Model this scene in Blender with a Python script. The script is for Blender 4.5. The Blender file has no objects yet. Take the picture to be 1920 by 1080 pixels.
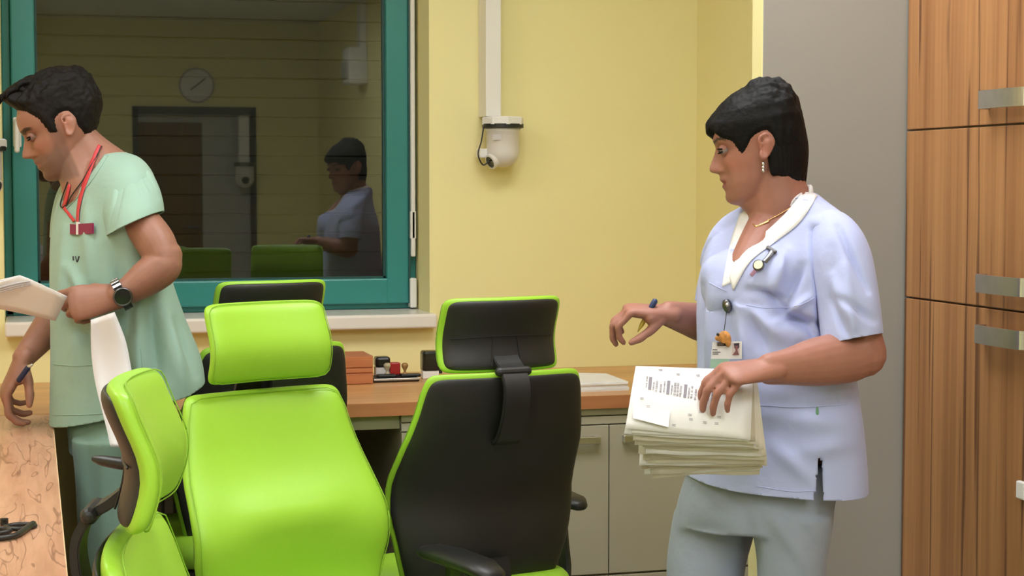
import bpy, bmesh, math, random
import numpy as np
from mathutils import Vector, Matrix, noise
from mathutils.bvhtree import BVHTree

random.seed(7)
R = math.radians
SC = bpy.context.scene
COL = SC.collection

# ------------------------------------------------------------------ camera
F = 3300.0
YAW, PITCH = R(15.26), R(3.40)
CAM = Vector((0, 0, 1.44))
cd = bpy.data.cameras.new('camera'); cd.sensor_width = 36; cd.lens = F / 1920 * 36
cam = bpy.data.objects.new('camera', cd); COL.objects.link(cam)
cam.location = CAM; cam.rotation_euler = (R(90) - PITCH, 0, -YAW)
SC.camera = cam
RX = Vector((math.cos(YAW), -math.sin(YAW), 0))
FH = Vector((math.sin(YAW), math.cos(YAW), 0))
FW = FH * math.cos(PITCH) - Vector((0, 0, math.sin(PITCH)))
UP = RX.cross(FW)
UZ = Vector((0, 0, 1))

# ------------------------------------------------------------------ world, exposure
w = bpy.data.worlds.new('night'); SC.world = w; w.use_nodes = True
w.node_tree.nodes['Background'].inputs[0].default_value = (0.004, 0.005, 0.008, 1)
w.node_tree.nodes['Background'].inputs[1].default_value = 1.0
SC.view_settings.view_transform = 'Standard'
SC.view_settings.look = 'None'
SC.view_settings.exposure = 0.0
SC.view_settings.gamma = 1.0
SC.view_settings.use_curve_mapping = False
LAMP_POWER = 10.2        # emission of the ceiling light diffusers

# ------------------------------------------------------------------ helpers
def ray(px, py):
    return FW + RX * ((px - 960) / F) - UP * ((py - 540) / F)
def at(px, py, d):            # point at camera depth d (metres along the view axis)
    return CAM + ray(px, py) * d
def atY(px, py, Y):
    r = ray(px, py); return CAM + r * (Y / r.y)
def atZ(px, py, Z):
    r = ray(px, py); return CAM + r * ((Z - CAM.z) / r.z)
def atX(px, py, X):
    r = ray(px, py); return CAM + r * (X / r.x)
def proj(A):                  # (n,3) array -> px, py, depth
    A = np.asarray(A, float) - np.array(CAM)
    d = A @ np.array(FW)
    return 960 + F * (A @ np.array(RX)) / d, 540 - F * (A @ np.array(UP)) / d, d

def tag(o, label=None, cat=None, group=None, kind=None):
    if label: o['label'] = label
    if cat: o['category'] = cat
    if group: o['group'] = group
    if kind: o['kind'] = kind
    return o
def empty(name, loc=(0, 0, 0), rz=0.0):
    o = bpy.data.objects.new(name, None); COL.objects.link(o)
    o.location = loc; o.rotation_euler = (0, 0, rz); o.empty_display_size = 0.1
    return o
def obj(name, bm, mat, parent=None, smooth=False, world=True):
    """link a bmesh as one mesh object; world=True: its verts are world coords"""
    if isinstance(bm, bmesh.types.BMesh):
        me = bpy.data.meshes.new(name); bm.normal_update(); bm.to_mesh(me); bm.free()
    else:
        me = bm; me.name = name
    if mat is not None:
        for m in (mat if isinstance(mat, (list, tuple)) else [mat]): me.materials.append(m)
    if smooth:
        me.polygons.foreach_set('use_smooth', [True] * len(me.polygons))
    o = bpy.data.objects.new(name, me); COL.objects.link(o)
    if parent is not None:
        o.parent = parent
        if world:
            m = parent_matrix(parent)
            me.transform(m.inverted())
    return o
def parent_matrix(p):
    m = Matrix.LocRotScale(p.location, p.rotation_euler, p.scale)
    while p.parent is not None:
        p = p.parent
        m = Matrix.LocRotScale(p.location, p.rotation_euler, p.scale) @ m
    return m
def copy_tree(o, parent=None):
    c = o.copy(); COL.objects.link(c); c.parent = parent
    for ch in list(o.children): copy_tree(ch, c)
    return c

def box(bm, x0, x1, y0, y1, z0, z1, bev=0.0, M=None, seg=2):
    b2 = bmesh.new()
    bmesh.ops.create_cube(b2, size=1.0)
    for v in b2.verts:
        v.co = Vector(((x0 + x1) / 2 + v.co.x * (x1 - x0), (y0 + y1) / 2 + v.co.y * (y1 - y0), (z0 + z1) / 2 + v.co.z * (z1 - z0)))
    if bev > 0:
        bmesh.ops.bevel(b2, geom=list(b2.edges), offset=bev, segments=seg, affect='EDGES', profile=0.5)
    if M is not None: bmesh.ops.transform(b2, matrix=M, verts=b2.verts)
    merge(bm, b2); return bm
def merge(bm, b2):
    me = bpy.data.meshes.new('tmp'); b2.to_mesh(me); b2.free()
    bm.from_mesh(me); bpy.data.meshes.remove(me)
def bx(*a, **k): return box(bmesh.new(), *a, **k)
def loft(bm, rings, cap=True, closed=True):
    V = [[bm.verts.new(p) for p in r] for r in rings]
    n = len(V[0])
    for a, b in zip(V[:-1], V[1:]):
        for i in range(n if closed else n - 1):
            j = (i + 1) % n
            bm.faces.new((a[i], a[j], b[j], b[i]))
    if cap and closed:
        bm.faces.new(list(reversed(V[0]))); bm.faces.new(V[-1])
    return V
def catmull(P, n):
    """resample list of tuples/vectors (any dim) with n steps per span"""
    P = [np.array(p, float) for p in P]
    Q = [2 * P[0] - P[1]] + P + [2 * P[-1] - P[-2]]
    out = []
    for i in range(1, len(Q) - 2):
        p0, p1, p2, p3 = Q[i - 1:i + 3]
        for k in range(n):
            t = k / n
            out.append(0.5 * (2 * p1 + (p2 - p0) * t + (2 * p0 - 5 * p1 + 4 * p2 - p3) * t * t + (3 * p1 - p0 - 3 * p2 + p3) * t ** 3))
    out.append(P[-1]); return out
def tube(bm, pts, rad, seg=12, side=None, n=5, round_ends=True, cap=True):
    """tapered tube; rad: float or (a,b) per point, a along `side`"""
    data = [tuple(p) + (tuple(r) if isinstance(r, (tuple, list)) else (r, r)) for p, r in zip(pts, rad)]
    S = catmull(data, n) if n > 1 and len(data) > 1 else [np.array(d) for d in data]
    P = [Vector(s[:3]) for s in S]; A = [max(s[3], 1e-4) for s in S]; B = [max(s[4], 1e-4) for s in S]
    T = []
    for i in range(len(P)):
        t = P[min(i + 1, len(P) - 1)] - P[max(i - 1, 0)]
        T.append(t.normalized() if t.length > 1e-9 else (T[-1] if T else UZ))
    s0 = Vector(side) if side is not None else (UZ if abs(T[0].z) < 0.9 else Vector((1, 0, 0)))
    rings = []; fr = []
    for i in range(len(P)):
        s0 = (s0 - T[i] * s0.dot(T[i])).normalized(); u = T[i].cross(s0); fr.append((s0.copy(), u))
    def ring(p, s, u, a, b):
        return [p + s * (a * math.cos(k * 2 * math.pi / seg)) + u * (b * math.sin(k * 2 * math.pi / seg)) for k in range(seg)]
    if round_ends:
        for ang in (75, 50, 25):
            k = math.cos(R(ang)); off = -math.sin(R(ang)) * min(A[0], B[0])
            rings.append(ring(P[0] + T[0] * off, *fr[0], A[0] * k, B[0] * k))
    for i in range(len(P)): rings.append(ring(P[i], *fr[i], A[i], B[i]))
    if round_ends:
        for ang in (25, 50, 75):
            k = math.cos(R(ang)); off = math.sin(R(ang)) * min(A[-1], B[-1])
            rings.append(ring(P[-1] + T[-1] * off, *fr[-1], A[-1] * k, B[-1] * k))
    loft(bm, rings, cap=cap); return bm
def lathe(bm, prof, c=(0, 0, 0), seg=24, M=None):
    c = Vector(c); rings = []
    for r, z in prof:
        rings.append([Vector((max(r, 1e-4) * math.cos(k * 2 * math.pi / seg), max(r, 1e-4) * math.sin(k * 2 * math.pi / seg), z)) for k in range(seg)])
    if M is not None: rings = [[M @ p for p in r] for r in rings]
    rings = [[p + c for p in r] for r in rings]
    loft(bm, rings); bmesh.ops.recalc_face_normals(bm, faces=bm.faces); return bm
def ellipsoid(bm, c, rx, ry, rz, M=None, sub=3):
    b2 = bmesh.new(); bmesh.ops.create_icosphere(b2, subdivisions=sub, radius=1)
    for v in b2.verts:
        p = Vector((v.co.x * rx, v.co.y * ry, v.co.z * rz))
        if M is not None: p = M @ p
        v.co = p + Vector(c)
    merge(bm, b2); return bm
def baked(bm, mods):
    """apply modifiers to a bmesh through the depsgraph, return a new mesh"""
    me = bpy.data.meshes.new('tmp'); bm.normal_update(); bm.to_mesh(me); bm.free()
    o = bpy.data.objects.new('tmp', me); COL.objects.link(o)
    for typ, kw in mods:
        m = o.modifiers.new(typ, typ)
        for k, v in kw.items(): setattr(m, k, v)
    dg = bpy.context.evaluated_depsgraph_get(); dg.update()
    out = bpy.data.meshes.new_from_object(o.evaluated_get(dg))
    bpy.data.objects.remove(o); bpy.data.meshes.remove(me)
    return out
def remesh(bm, voxel, it=4, fac=0.5):
    bmesh.ops.recalc_face_normals(bm, faces=bm.faces)
    return baked(bm, [('REMESH', dict(mode='VOXEL', voxel_size=voxel, use_smooth_shade=True)),
                      ('SMOOTH', dict(factor=fac, iterations=it))])
def from_mesh(me):
    bm = bmesh.new(); bm.from_mesh(me); return bm
def smoothstep(a, b, x):
    t = np.clip((np.asarray(x, float) - a) / (b - a), 0, 1); return t * t * (3 - 2 * t)
def verts_np(me):
    a = np.empty(len(me.vertices) * 3); me.vertices.foreach_get('co', a); return a.reshape(-1, 3)

# ------------------------------------------------------------------ materials
def nodes(name):
    m = bpy.data.materials.new(name); m.use_nodes = True
    nt = m.node_tree; b = nt.nodes['Principled BSDF']
    return m, nt, b
def N(nt, typ, **kw):
    n = nt.nodes.new(typ)
    for k, v in kw.items():
        if k in n.inputs.keys(): n.inputs[k].default_value = v
        else: setattr(n, k, v)
    return n
def srgb(r, g, b):
    f = lambda c: (c / 255 / 12.92) if c / 255 <= 0.04045 else ((c / 255 + 0.055) / 1.055) ** 2.4
    return (f(r), f(g), f(b), 1)
def mul(c, k): return (min(c[0] * k, 1), min(c[1] * k, 1), min(c[2] * k, 1), 1)
def mat(name, col, rough=0.5, var=0.06, scale=8.0, bump=0.0, bscale=60.0, metal=0.0, spec=0.5, sheen=0.0, coat=0.0, bdist=0.002, sss=0.0):
    m, nt, b = nodes(name)
    tc = N(nt, 'ShaderNodeTexCoord')
    no = N(nt, 'ShaderNodeTexNoise', Scale=scale, Detail=4.0)
    nt.links.new(tc.outputs['Object'], no.inputs['Vector'])
    rp = N(nt, 'ShaderNodeValToRGB')
    rp.color_ramp.elements[0].position = 0.3; rp.color_ramp.elements[1].position = 0.7
    rp.color_ramp.elements[0].color = mul(col, 1 - var); rp.color_ramp.elements[1].color = mul(col, 1 + var)
    nt.links.new(no.outputs['Fac'], rp.inputs['Fac'])
    nt.links.new(rp.outputs['Color'], b.inputs['Base Color'])
    b.inputs['Roughness'].default_value = rough; b.inputs['Metallic'].default_value = metal
    b.inputs['Specular IOR Level'].default_value = spec
    b.inputs['Sheen Weight'].default_value = sheen; b.inputs['Coat Weight'].default_value = coat
    if sss > 0:
        b.inputs['Subsurface Weight'].default_value = sss
        b.inputs['Subsurface Radius'].default_value = (0.012, 0.005, 0.003)
        b.inputs['Subsurface Scale'].default_value = 0.6
    if bump > 0:
        n2 = N(nt, 'ShaderNodeTexNoise', Scale=bscale, Detail=3.0)
        nt.links.new(tc.outputs['Object'], n2.inputs['Vector'])
        bp = N(nt, 'ShaderNodeBump', Strength=bump, Distance=bdist)
        nt.links.new(n2.outputs['Fac'], bp.inputs['Height'])
        nt.links.new(bp.outputs['Normal'], b.inputs['Normal'])
    return m
def wood(name, light, mid, dark, axis='Z', scale=30.0, stretch=0.05, rough=0.4, streak=0.62, seed=0.0, wob=0.0, contour=False):
    m, nt, b = nodes(name)
    tc = N(nt, 'ShaderNodeTexCoord'); mp = N(nt, 'ShaderNodeMapping')
    s = [1, 1, 1]; s['XYZ'.index(axis)] = stretch
    mp.inputs['Scale'].default_value = s; mp.inputs['Location'].default_value = (seed, seed * 1.7, seed * 0.3)
    nt.links.new(tc.outputs['Object'], mp.inputs['Vector'])
    n1 = N(nt, 'ShaderNodeTexNoise', Scale=scale * 0.35, Detail=3.0, Distortion=wob)
    n2 = N(nt, 'ShaderNodeTexNoise', Scale=scale * 1.6, Detail=5.0, Roughness=0.6, Distortion=wob)
    n3 = N(nt, 'ShaderNodeTexNoise', Scale=scale * 0.9, Detail=2.0, Distortion=wob * 2)
    for n in (n1, n2, n3): nt.links.new(mp.outputs['Vector'], n.inputs['Vector'])
    r1 = N(nt, 'ShaderNodeValToRGB'); r1.color_ramp.elements[0].position = 0.36; r1.color_ramp.elements[1].position = 0.64
    r1.color_ramp.elements[0].color = mid; r1.color_ramp.elements[1].color = light
    nt.links.new(n1.outputs['Fac'], r1.inputs['Fac'])
    r2 = N(nt, 'ShaderNodeValToRGB'); r2.color_ramp.elements[0].position = 0.35; r2.color_ramp.elements[1].position = 0.6
    r2.color_ramp.elements[0].color = mul((0.8, 0.76, 0.72, 1), 1); r2.color_ramp.elements[1].color = (1, 1, 1, 1)
    nt.links.new(n2.outputs['Fac'], r2.inputs['Fac'])
    mx = N(nt, 'ShaderNodeMix', data_type='RGBA', blend_type='MULTIPLY'); mx.inputs[0].default_value = 0.85
    nt.links.new(r1.outputs['Color'], mx.inputs[6]); nt.links.new(r2.outputs['Color'], mx.inputs[7])
    r3 = N(nt, 'ShaderNodeValToRGB'); r3.color_ramp.elements[0].position = streak; r3.color_ramp.elements[1].position = streak + 0.06
    r3.color_ramp.elements[0].color = (0, 0, 0, 1); r3.color_ramp.elements[1].color = (0.75, 0.75, 0.75, 1)
    if contour:          # thin wandering dark veins
        n3.inputs['Scale'].default_value = scale * .9; n3.inputs['Detail'].default_value = 1.0
        r3.color_ramp.elements[0].position = .535; r3.color_ramp.elements[1].position = .56
        e3 = r3.color_ramp.elements.new(.585); e3.color = (0, 0, 0, 1)
    nt.links.new(n3.outputs['Fac'], r3.inputs['Fac'])
    m2 = N(nt, 'ShaderNodeMix', data_type='RGBA')
    nt.links.new(r3.outputs['Color'], m2.inputs[0]); nt.links.new(mx.outputs[2], m2.inputs[6]); m2.inputs[7].default_value = dark
    nt.links.new(m2.outputs[2], b.inputs['Base Color'])
    b.inputs['Roughness'].default_value = rough
    bp = N(nt, 'ShaderNodeBump', Strength=0.08, Distance=0.001)
    nt.links.new(n2.outputs['Fac'], bp.inputs['Height']); nt.links.new(bp.outputs['Normal'], b.inputs['Normal'])
    return m
def emit(name, col, k):
    m, nt, b = nodes(name)
    b.inputs['Base Color'].default_value = (0.9, 0.9, 0.9, 1)
    b.inputs['Emission Color'].default_value = col; b.inputs['Emission Strength'].default_value = k
    return m

M = {}
M['wall'] = mat('yellow_paint', (0.85, 0.775, 0.395, 1), 0.62, 0.025, 1.2, 0.25, 220, bdist=0.0008)
M['reveal'] = M['wall']
M['grey'] = mat('grey_paint', (0.365, 0.355, 0.318, 1), 0.55, 0.03, 1.0, 0.15, 200, bdist=0.0006)
M['ceiling'] = mat('white_ceiling', (0.8, 0.79, 0.75, 1), 0.8, 0.02)
M['floor'] = mat('beige_vinyl', (0.28, 0.26, 0.21, 1), 0.35, 0.08, 30)
M['teal'] = mat('teal_lacquer', (0.032, 0.235, 0.222, 1), 0.32, 0.05, 3, 0.06, 90)
M['teal_dark'] = mat('teal_gasket', (0.012, 0.07, 0.065, 1), 0.5)
M['white'] = mat('white_plastic', (0.80, 0.78, 0.76, 1), 0.38, 0.02, 5)
M['sill'] = mat('white_sill', (0.80, 0.76, 0.72, 1), 0.25, 0.02, 5)
M['black'] = mat('black_plastic', (0.012, 0.012, 0.012, 1), 0.42, 0.1, 10)
M['blackgloss'] = mat('black_gloss', (0.01, 0.01, 0.01, 1), 0.12, 0.1, 10)
M['green'] = mat('lime_leatherette', (0.325, 0.62, 0.04, 1), 0.42, 0.03, 3, 0.12, 380, bdist=0.0006)
M['greenseam'] = mat('lime_seam', (0.25, 0.48, 0.028, 1), 0.6)
M['shell'] = mat('black_leatherette', (0.017, 0.0165, 0.0155, 1), 0.48, 0.12, 8, 0.2, 420, bdist=0.0006)
M['chrome'] = mat('brushed_metal', (0.66, 0.66, 0.67, 1), 0.32, 0.04, 40, metal=1.0)
M['steel'] = mat('dark_steel', (0.16, 0.16, 0.17, 1), 0.3, 0.04, 40, metal=1.0)
M['paper'] = mat('white_paper', (0.80, 0.785, 0.79, 1), 0.7, 0.03, 14)
M['cabinet'] = mat('beige_laminate', (0.44, 0.40, 0.31, 1), 0.45, 0.02, 4)
M['rail'] = mat('beige_laminate_rail', (0.42, 0.39, 0.28, 1), 0.45, 0.02, 4)
M['radiator'] = mat('radiator_enamel', (0.48, 0.46, 0.40, 1), 0.4, 0.02)
M['beech'] = wood('beech_worktop', srgb(216, 164, 108), srgb(200, 146, 92), srgb(150, 96, 60), 'X', 26, 0.08, 0.32, 0.66)
M['beech_edge'] = wood('beech_edge_band', srgb(190, 128, 86), srgb(176, 112, 74), srgb(140, 84, 52), 'X', 30, 0.05, 0.4, 0.7)
M['desk'] = wood('knotty_desk', srgb(206, 160, 128), srgb(196, 144, 112), srgb(112, 70, 48), 'Y', 36, 0.10, 0.3, 0.59, 3.1, 0.5, True)
M['teak'] = wood('teak_doors', srgb(180, 130, 84), srgb(156, 107, 67), srgb(84, 49, 31), 'Z', 50, 0.022, 0.42, 0.595, 1.3)
M['box'] = wood('orange_box_wood', srgb(196, 124, 78), srgb(184, 110, 68), srgb(160, 92, 56), 'X', 30, 0.1, 0.5, 0.7)
M['doorwood'] = wood('brown_door', srgb(120, 90, 40), srgb(104, 78, 34), srgb(70, 50, 24), 'Z', 20, 0.05, 0.5)
M['doorgrey'] = mat('grey_door', (0.46, 0.44, 0.42, 1), 0.5)
M['jamb'] = mat('dark_jamb', (0.07, 0.055, 0.04, 1), 0.5)
M['lamp'] = emit('lamp_diffuser', (0.95, 0.975, 1.0, 1), LAMP_POWER)
M['lampframe'] = mat('lamp_frame', (0.75, 0.75, 0.75, 1), 0.4)
M['slat'] = mat('shutter_slat', (0.012, 0.012, 0.011, 1), 0.6)
def glass_mat():
    m, nt, b = nodes('window_glass'); nt.nodes.remove(b)
    out = nt.nodes['Material Output']
    tr = N(nt, 'ShaderNodeBsdfTransparent', Color=(0.88, 0.9, 0.88, 1))
    gl = N(nt, 'ShaderNodeBsdfGlossy', Color=(0.9, 0.92, 0.9, 1), Roughness=0.015)
    fr = N(nt, 'ShaderNodeFresnel', IOR=1.85)
    tc = N(nt, 'ShaderNodeTexCoord'); no = N(nt, 'ShaderNodeTexNoise', Scale=2.0)
    nt.links.new(tc.outputs['Object'], no.inputs['Vector'])
    bp = N(nt, 'ShaderNodeBump', Strength=0.01, Distance=0.001); nt.links.new(no.outputs['Fac'], bp.inputs['Height'])
    nt.links.new(bp.outputs['Normal'], gl.inputs['Normal'])
    mx = N(nt, 'ShaderNodeMixShader')
    nt.links.new(fr.outputs[0], mx.inputs[0]); nt.links.new(tr.outputs[0], mx.inputs[1]); nt.links.new(gl.outputs[0], mx.inputs[2])
    nt.links.new(mx.outputs[0], out.inputs['Surface'])
    return m
M['glass'] = glass_mat()

# ------------------------------------------------------------------ the room
YB = 5.34          # back wall
YG = 5.55          # glass plane
XL, XR = -1.9, 2.074
YN = -5.0          # wall behind the camera
ZC = 2.90
CT = 0.855         # worktop height
WX0, WX1 = atY(4, 300, YB).x, atY(805, 300, YB).x
WZ0 = atY(700, 588, YB).z; WZ1 = 2.55
XCAB = 1.90        # front of the tall cupboards
YP = 3.60          # front of the grey partition

S = lambda o: tag(o, kind='structure')
S(obj('floor', bx(XL - .3, 3.3, YN - .3, YB + .6, -.1, 0), M['floor']))
S(obj('ceiling', bx(XL - .3, 3.3, YN - .3, YB + .3, ZC, ZC + .1), M['ceiling']))
b = bmesh.new()
box(b, XL - .3, WX0, YB, YB + .35, 0, ZC); box(b, WX1, 3.3, YB, YB + .35, 0, ZC)
box(b, WX0, WX1, YB, YB + .35, 0, WZ0 - .045); box(b, WX0, WX1, YB, YB + .35, WZ1, ZC)
S(obj('wall_back', b, M['wall']))
S(obj('wall_left', bx(XL - .3, XL, YN, YB, 0, ZC), M['wall']))
S(obj('wall_right', bx(XR, XR + .2, YP + .06, YB, 0, ZC), M['wall']))
S(obj('wall_right_near', bx(2.55, 2.75, YN, YP + .06, 0, ZC), M['wall']))
# partition: grey broad face towards the room, yellow end
PX0 = atY(1428, 300, YP).x
b = bx(PX0, 2.55, YP, YP + .06, 0, ZC, bev=.003)
for f in b.faces: f.material_index = 1 if f.normal.y < -0.7 else 0
S(obj('wall_partition', b, [M['wall'], M['grey']]))
# wall behind the camera, with a doorway seen only as a reflection in the window
DX0, DX1, DZ = 0.88, 1.98, 2.11
b = bmesh.new()
box(b, XL, DX0, YN - .2, YN, 0, ZC); box(b, DX1, 3.3, YN - .2, YN, 0, ZC); box(b, DX0, DX1, YN - .2, YN, DZ, ZC)
S(obj('wall_front', b, M['wall']))
d1 = S(empty('door_1', (DX0, YN, 0)))
obj('door_leaf', bx(DX0 + .05, DX0 + .62, YN - .10, YN - .05, 0.01, DZ - .12), M['doorwood'], d1)
obj('side_panel', bx(DX0 + .62, DX1 - .05, YN - .10, YN - .05, 0.01, DZ - .05), M['doorgrey'], d1)
obj('transom', bx(DX0 + .05, DX0 + .62, YN - .10, YN - .05, DZ - .12, DZ - .05), M['doorgrey'], d1)
b = bmesh.new(); box(b, DX0, DX0 + .05, YN - .15, YN + .015, 0, DZ); box(b, DX1 - .05, DX1, YN - .15, YN + .015, 0, DZ); box(b, DX0, DX1, YN - .15, YN + .015, DZ - .05, DZ + .02)
obj('door_frame', b, M['jamb'], d1)
b = bmesh.new(); tube(b, [(DX0 + .57, YN - .05, 1.05), (DX0 + .57, YN - .0, 1.05), (DX0 + .45, YN, 1.05)], [.01] * 3, n=2); obj('door_handle', b, M['steel'], d1)
# wall clock opposite the window
ck = empty('wall_clock', (1.45, YN, 2.32)); tag(ck, 'round white wall clock mirrored in the dark window pane', 'clock')
Mr = Matrix.Rotation(R(-90), 4, 'X')
b = bmesh.new(); lathe(b, [(0, 0), (.155, 0), (.16, .02), (.15, .035), (.14, .03)], (1.45, YN, 2.32), 40, Mr); obj('rim', b, M['doorgrey'], ck)
b = bmesh.new(); lathe(b, [(0, 0.028), (.142, .028), (.142, .031), (0, .031)], (1.45, YN, 2.32), 40, Mr); obj('dial', b, M['white'], ck)
for ang, l in ((50, .10), (235, .07)):
    b = bx(-.006, .006, .034, .036, -.01, l); bmesh.ops.rotate(b, verts=b.verts, cent=(0, 0, 0), matrix=Matrix.Rotation(R(ang), 3, 'Y')); bmesh.ops.translate(b, verts=b.verts, vec=(1.45, YN, 2.32)); obj('clock_hand', b, M['black'], ck)

# wall box with trunking on the right wall, also mirrored in the pane
wb = empty('wall_box', (2.55, -2.66, 2.2)); tag(wb, 'white box on vertical trunking mirrored at the right edge of the window pane', 'box')
obj('housing', bx(2.40, 2.549, -2.80, -2.52, 2.22, 2.50, .01), M['white'], wb)
obj('trunking', bx(2.50, 2.549, -2.70, -2.58, 2.50, ZC - .001), M['white'], wb)
obj('front_plate', bx(2.385, 2.401, -2.77, -2.55, 2.26, 2.40, .004), M['doorgrey'], wb)
# ceiling lights (real luminous panels)
def ceiling_light(x, y, lab, lx=.6, ly=.6):
    t = empty('ceiling_light', (x, y, ZC)); tag(t, lab, 'ceiling light', 'ceiling light panels')
    b = bmesh.new()
    for a in ((-lx - .02, lx + .02, -ly - .02, -ly), (-lx - .02, lx + .02, ly, ly + .02), (-lx - .02, -lx, -ly, ly), (lx, lx + .02, -ly, ly)):
        box(b, x + a[0], x + a[1], y + a[2], y + a[3], ZC - .03, ZC)
    obj('frame', b, M['lampframe'], t)
    obj('diffuser', bx(x - lx, x + lx, y - ly, y + ly, ZC - .022, ZC - .005), M['lamp'], t)
for x, y, lab in ((1.15, 3.3, 'square ceiling light panel above the black chair'), (-.75, 3.3, 'square ceiling light panel above the left desk'),
                  (1.15, .6, 'square ceiling light panel over the front of the room'), (-.75, .6, 'square ceiling light panel at the front left'),
                  (1.15, -1.6, 'square ceiling light panel near the doorway'), (-.75, -1.6, 'square ceiling light panel in the far front corner')):
    ceiling_light(x, y, lab, .62 if x > 0 else .45, .5)

# ------------------------------------------------------------------ window
win = S(empty('window_1', ((WX0 + WX1) / 2, YG, WZ0)))
gz0 = atY(500, 524, YG).z
gx0, gx1 = atY(68, 300, YG).x, atY(721, 300, YG).x
gz1 = WZ1 - .1
ox0, ox1 = WX0, WX1 - .001
sash_x0 = atY(23, 300, YG - .03).x; sash_x1 = atY(766, 300, YG - .03).x
sash_z0 = atY(500, 573, YG - .03).z
b = bmesh.new()
box(b, ox0, sash_x0, YG - .01, YG + .08, WZ0, WZ1, .004); box(b, sash_x1, ox1, YG - .01, YG + .08, WZ0, WZ1, .004)
box(b, ox0, ox1, YG - .01, YG + .08, WZ0, sash_z0 + .004, .004); box(b, ox0, ox1, YG - .01, YG + .08, gz1 + .06, WZ1, .004)
obj('outer_frame', b, M['teal'], win)
b = bmesh.new()
for a in ((sash_x0, gx0, sash_z0, gz1 + .06), (gx1, sash_x1, sash_z0, gz1 + .06), (gx0 - .004, gx1 + .004, sash_z0, gz0), (gx0 - .004, gx1 + .004, gz1, gz1 + .06)):
    box(b, a[0], a[1], YG - .035, YG + .05, a[2], a[3], .005)
obj('sash', b, M['teal'], win)
b = bmesh.new()
for a in ((gx0, gx0 + .006, gz0, gz1), (gx1 - .006, gx1, gz0, gz1), (gx0, gx1, gz0, gz0 + .006), (gx0, gx1, gz1 - .006, gz1)):
    box(b, a[0] - .001, a[1] + .001, YG - .008, YG + .002, a[2], a[3])
obj('gasket', b, M['teal_dark'], win)
obj('pane', bx(gx0 - .002, gx1 + .002, YG, YG + .004, gz0 - .002, gz1 + .002), M['glass'], win)
# hinge covers (white) on the right
hx = (sash_x1 + atY(778, 300, YG - .03).x) / 2
for z0, z1, wd in ((atY(770, 480, YG).z, WZ1 - .05, .010), (atY(770, 395, YG).z - .09, atY(770, 395, YG).z, .013), (atY(770, 575, YG).z, atY(770, 520, YG).z, .015)):
    obj('hinge_cover', bx(hx - wd * .7, hx + wd * .7, YG - .055, YG - .012, z0, z1, .004), M['white'], win)
obj('gasket', bx(sash_x1 - .003, sash_x1 + .004, YG - .04, YG, sash_z0, WZ1), M['teal_dark'], win)
b = bmesh.new(); hp = atY(32, 232, YG - .05); hq = atY(32, 282, YG - .05)
box(b, hp.x - .012, hp.x + .012, YG - .05, YG - .035, hq.z + .01, hp.z + .02, .004); tube(b, [hp, Vector((hp.x, YG - .085, hp.z)), Vector((hq.x, YG - .085, hq.z))], [(.011, .008)] * 3, n=3)
obj('window_handle', b, M['white'], win)
for k in range(26):
    z = gz0 + .02 + k * .062
    if z < gz1:
        b = bx(ox0 + .02, ox1 - .02, YG + .13, YG + .142, z, z + .058, .002); obj('shutter_slat', b, M['slat'], win)
obj('shutter_backing', bx(ox0 + .01, ox1 - .01, YG + .15, YG + .16, WZ0, WZ1), M['black'], win)
# sill
sz = WZ0
tr = S(obj('trim_1', bx(WX0, WX1 + .012, YB - .055, YG + .0, sz - .045, sz - .0005, .008, seg=3), M['sill']))

# ------------------------------------------------------------------ worktops and base units
yF = 4.60
wt = obj('worktop', bx(XL + .001, XR - .001, yF, YB - .001, CT - .035, CT), M['beech']); tag(wt, 'long beech worktop running along the yellow wall under the window', 'worktop')
e = obj('edge_band', bx(XL + .001, XR - .001, yF - .002, yF, CT - .036, CT - .001), M['beech_edge'], wt)
dk = obj('desk_top', bx(XL + .001, atZ(112, 940, CT).x, 1.2, yF - .006, CT - .03, CT), M['desk']); tag(dk, 'knotty wooden desk top in the lower left corner', 'desk')
obj('edge_band', bx(atZ(112, 940, CT).x, atZ(112, 940, CT).x + .002, 1.2, yF - .006, CT - .029, CT - .0005), mat('desk_edge', srgb(222, 190, 150), .4), dk)
obj('support_panel', bx(-.55, -.52, 1.25, yF - .05, 0, CT - .03), M['cabinet'], dk)
obj('support_panel', bx(-1.8, -1.77, 1.25, yF - .05, 0, CT - .03), M['cabinet'], dk)

cx0 = atY(752, 800, yF + .02).x
bu = empty('base_cabinet', ((cx0 + XR) / 2, yF + .3, 0)); tag(bu, 'beige base cabinet with bar handles under the right end of the worktop', 'cabinet')
ztop = CT - .037; zr1 = atY(1140, 779, yF + .02).z; zr2 = atY(1140, 795, yF + .02).z; zb = atY(1140, 1074, yF + .02).z
obj('body', bx(cx0, XR - .002, yF + .03, YB - .003, .08, ztop), M['cabinet'], bu)
obj('plinth', bx(cx0 + .02, XR - .01, yF + .07, YB - .01, 0, .08), M['black'], bu)
obj('top_rail', bx(cx0, XR - .003, yF + .014, yF + .03, zr1 + .003, ztop), M['rail'], bu)
obj('top_rail', bx(cx0, XR - .003, yF + .014, yF + .03, zr2 + .002, zr1 - .001), M['cabinet'], bu)
sx = atY(1142, 900, yF + .012).x
edges = [cx0, cx0 + .03, sx - .45, sx, sx + .45, XR - .003]
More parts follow.
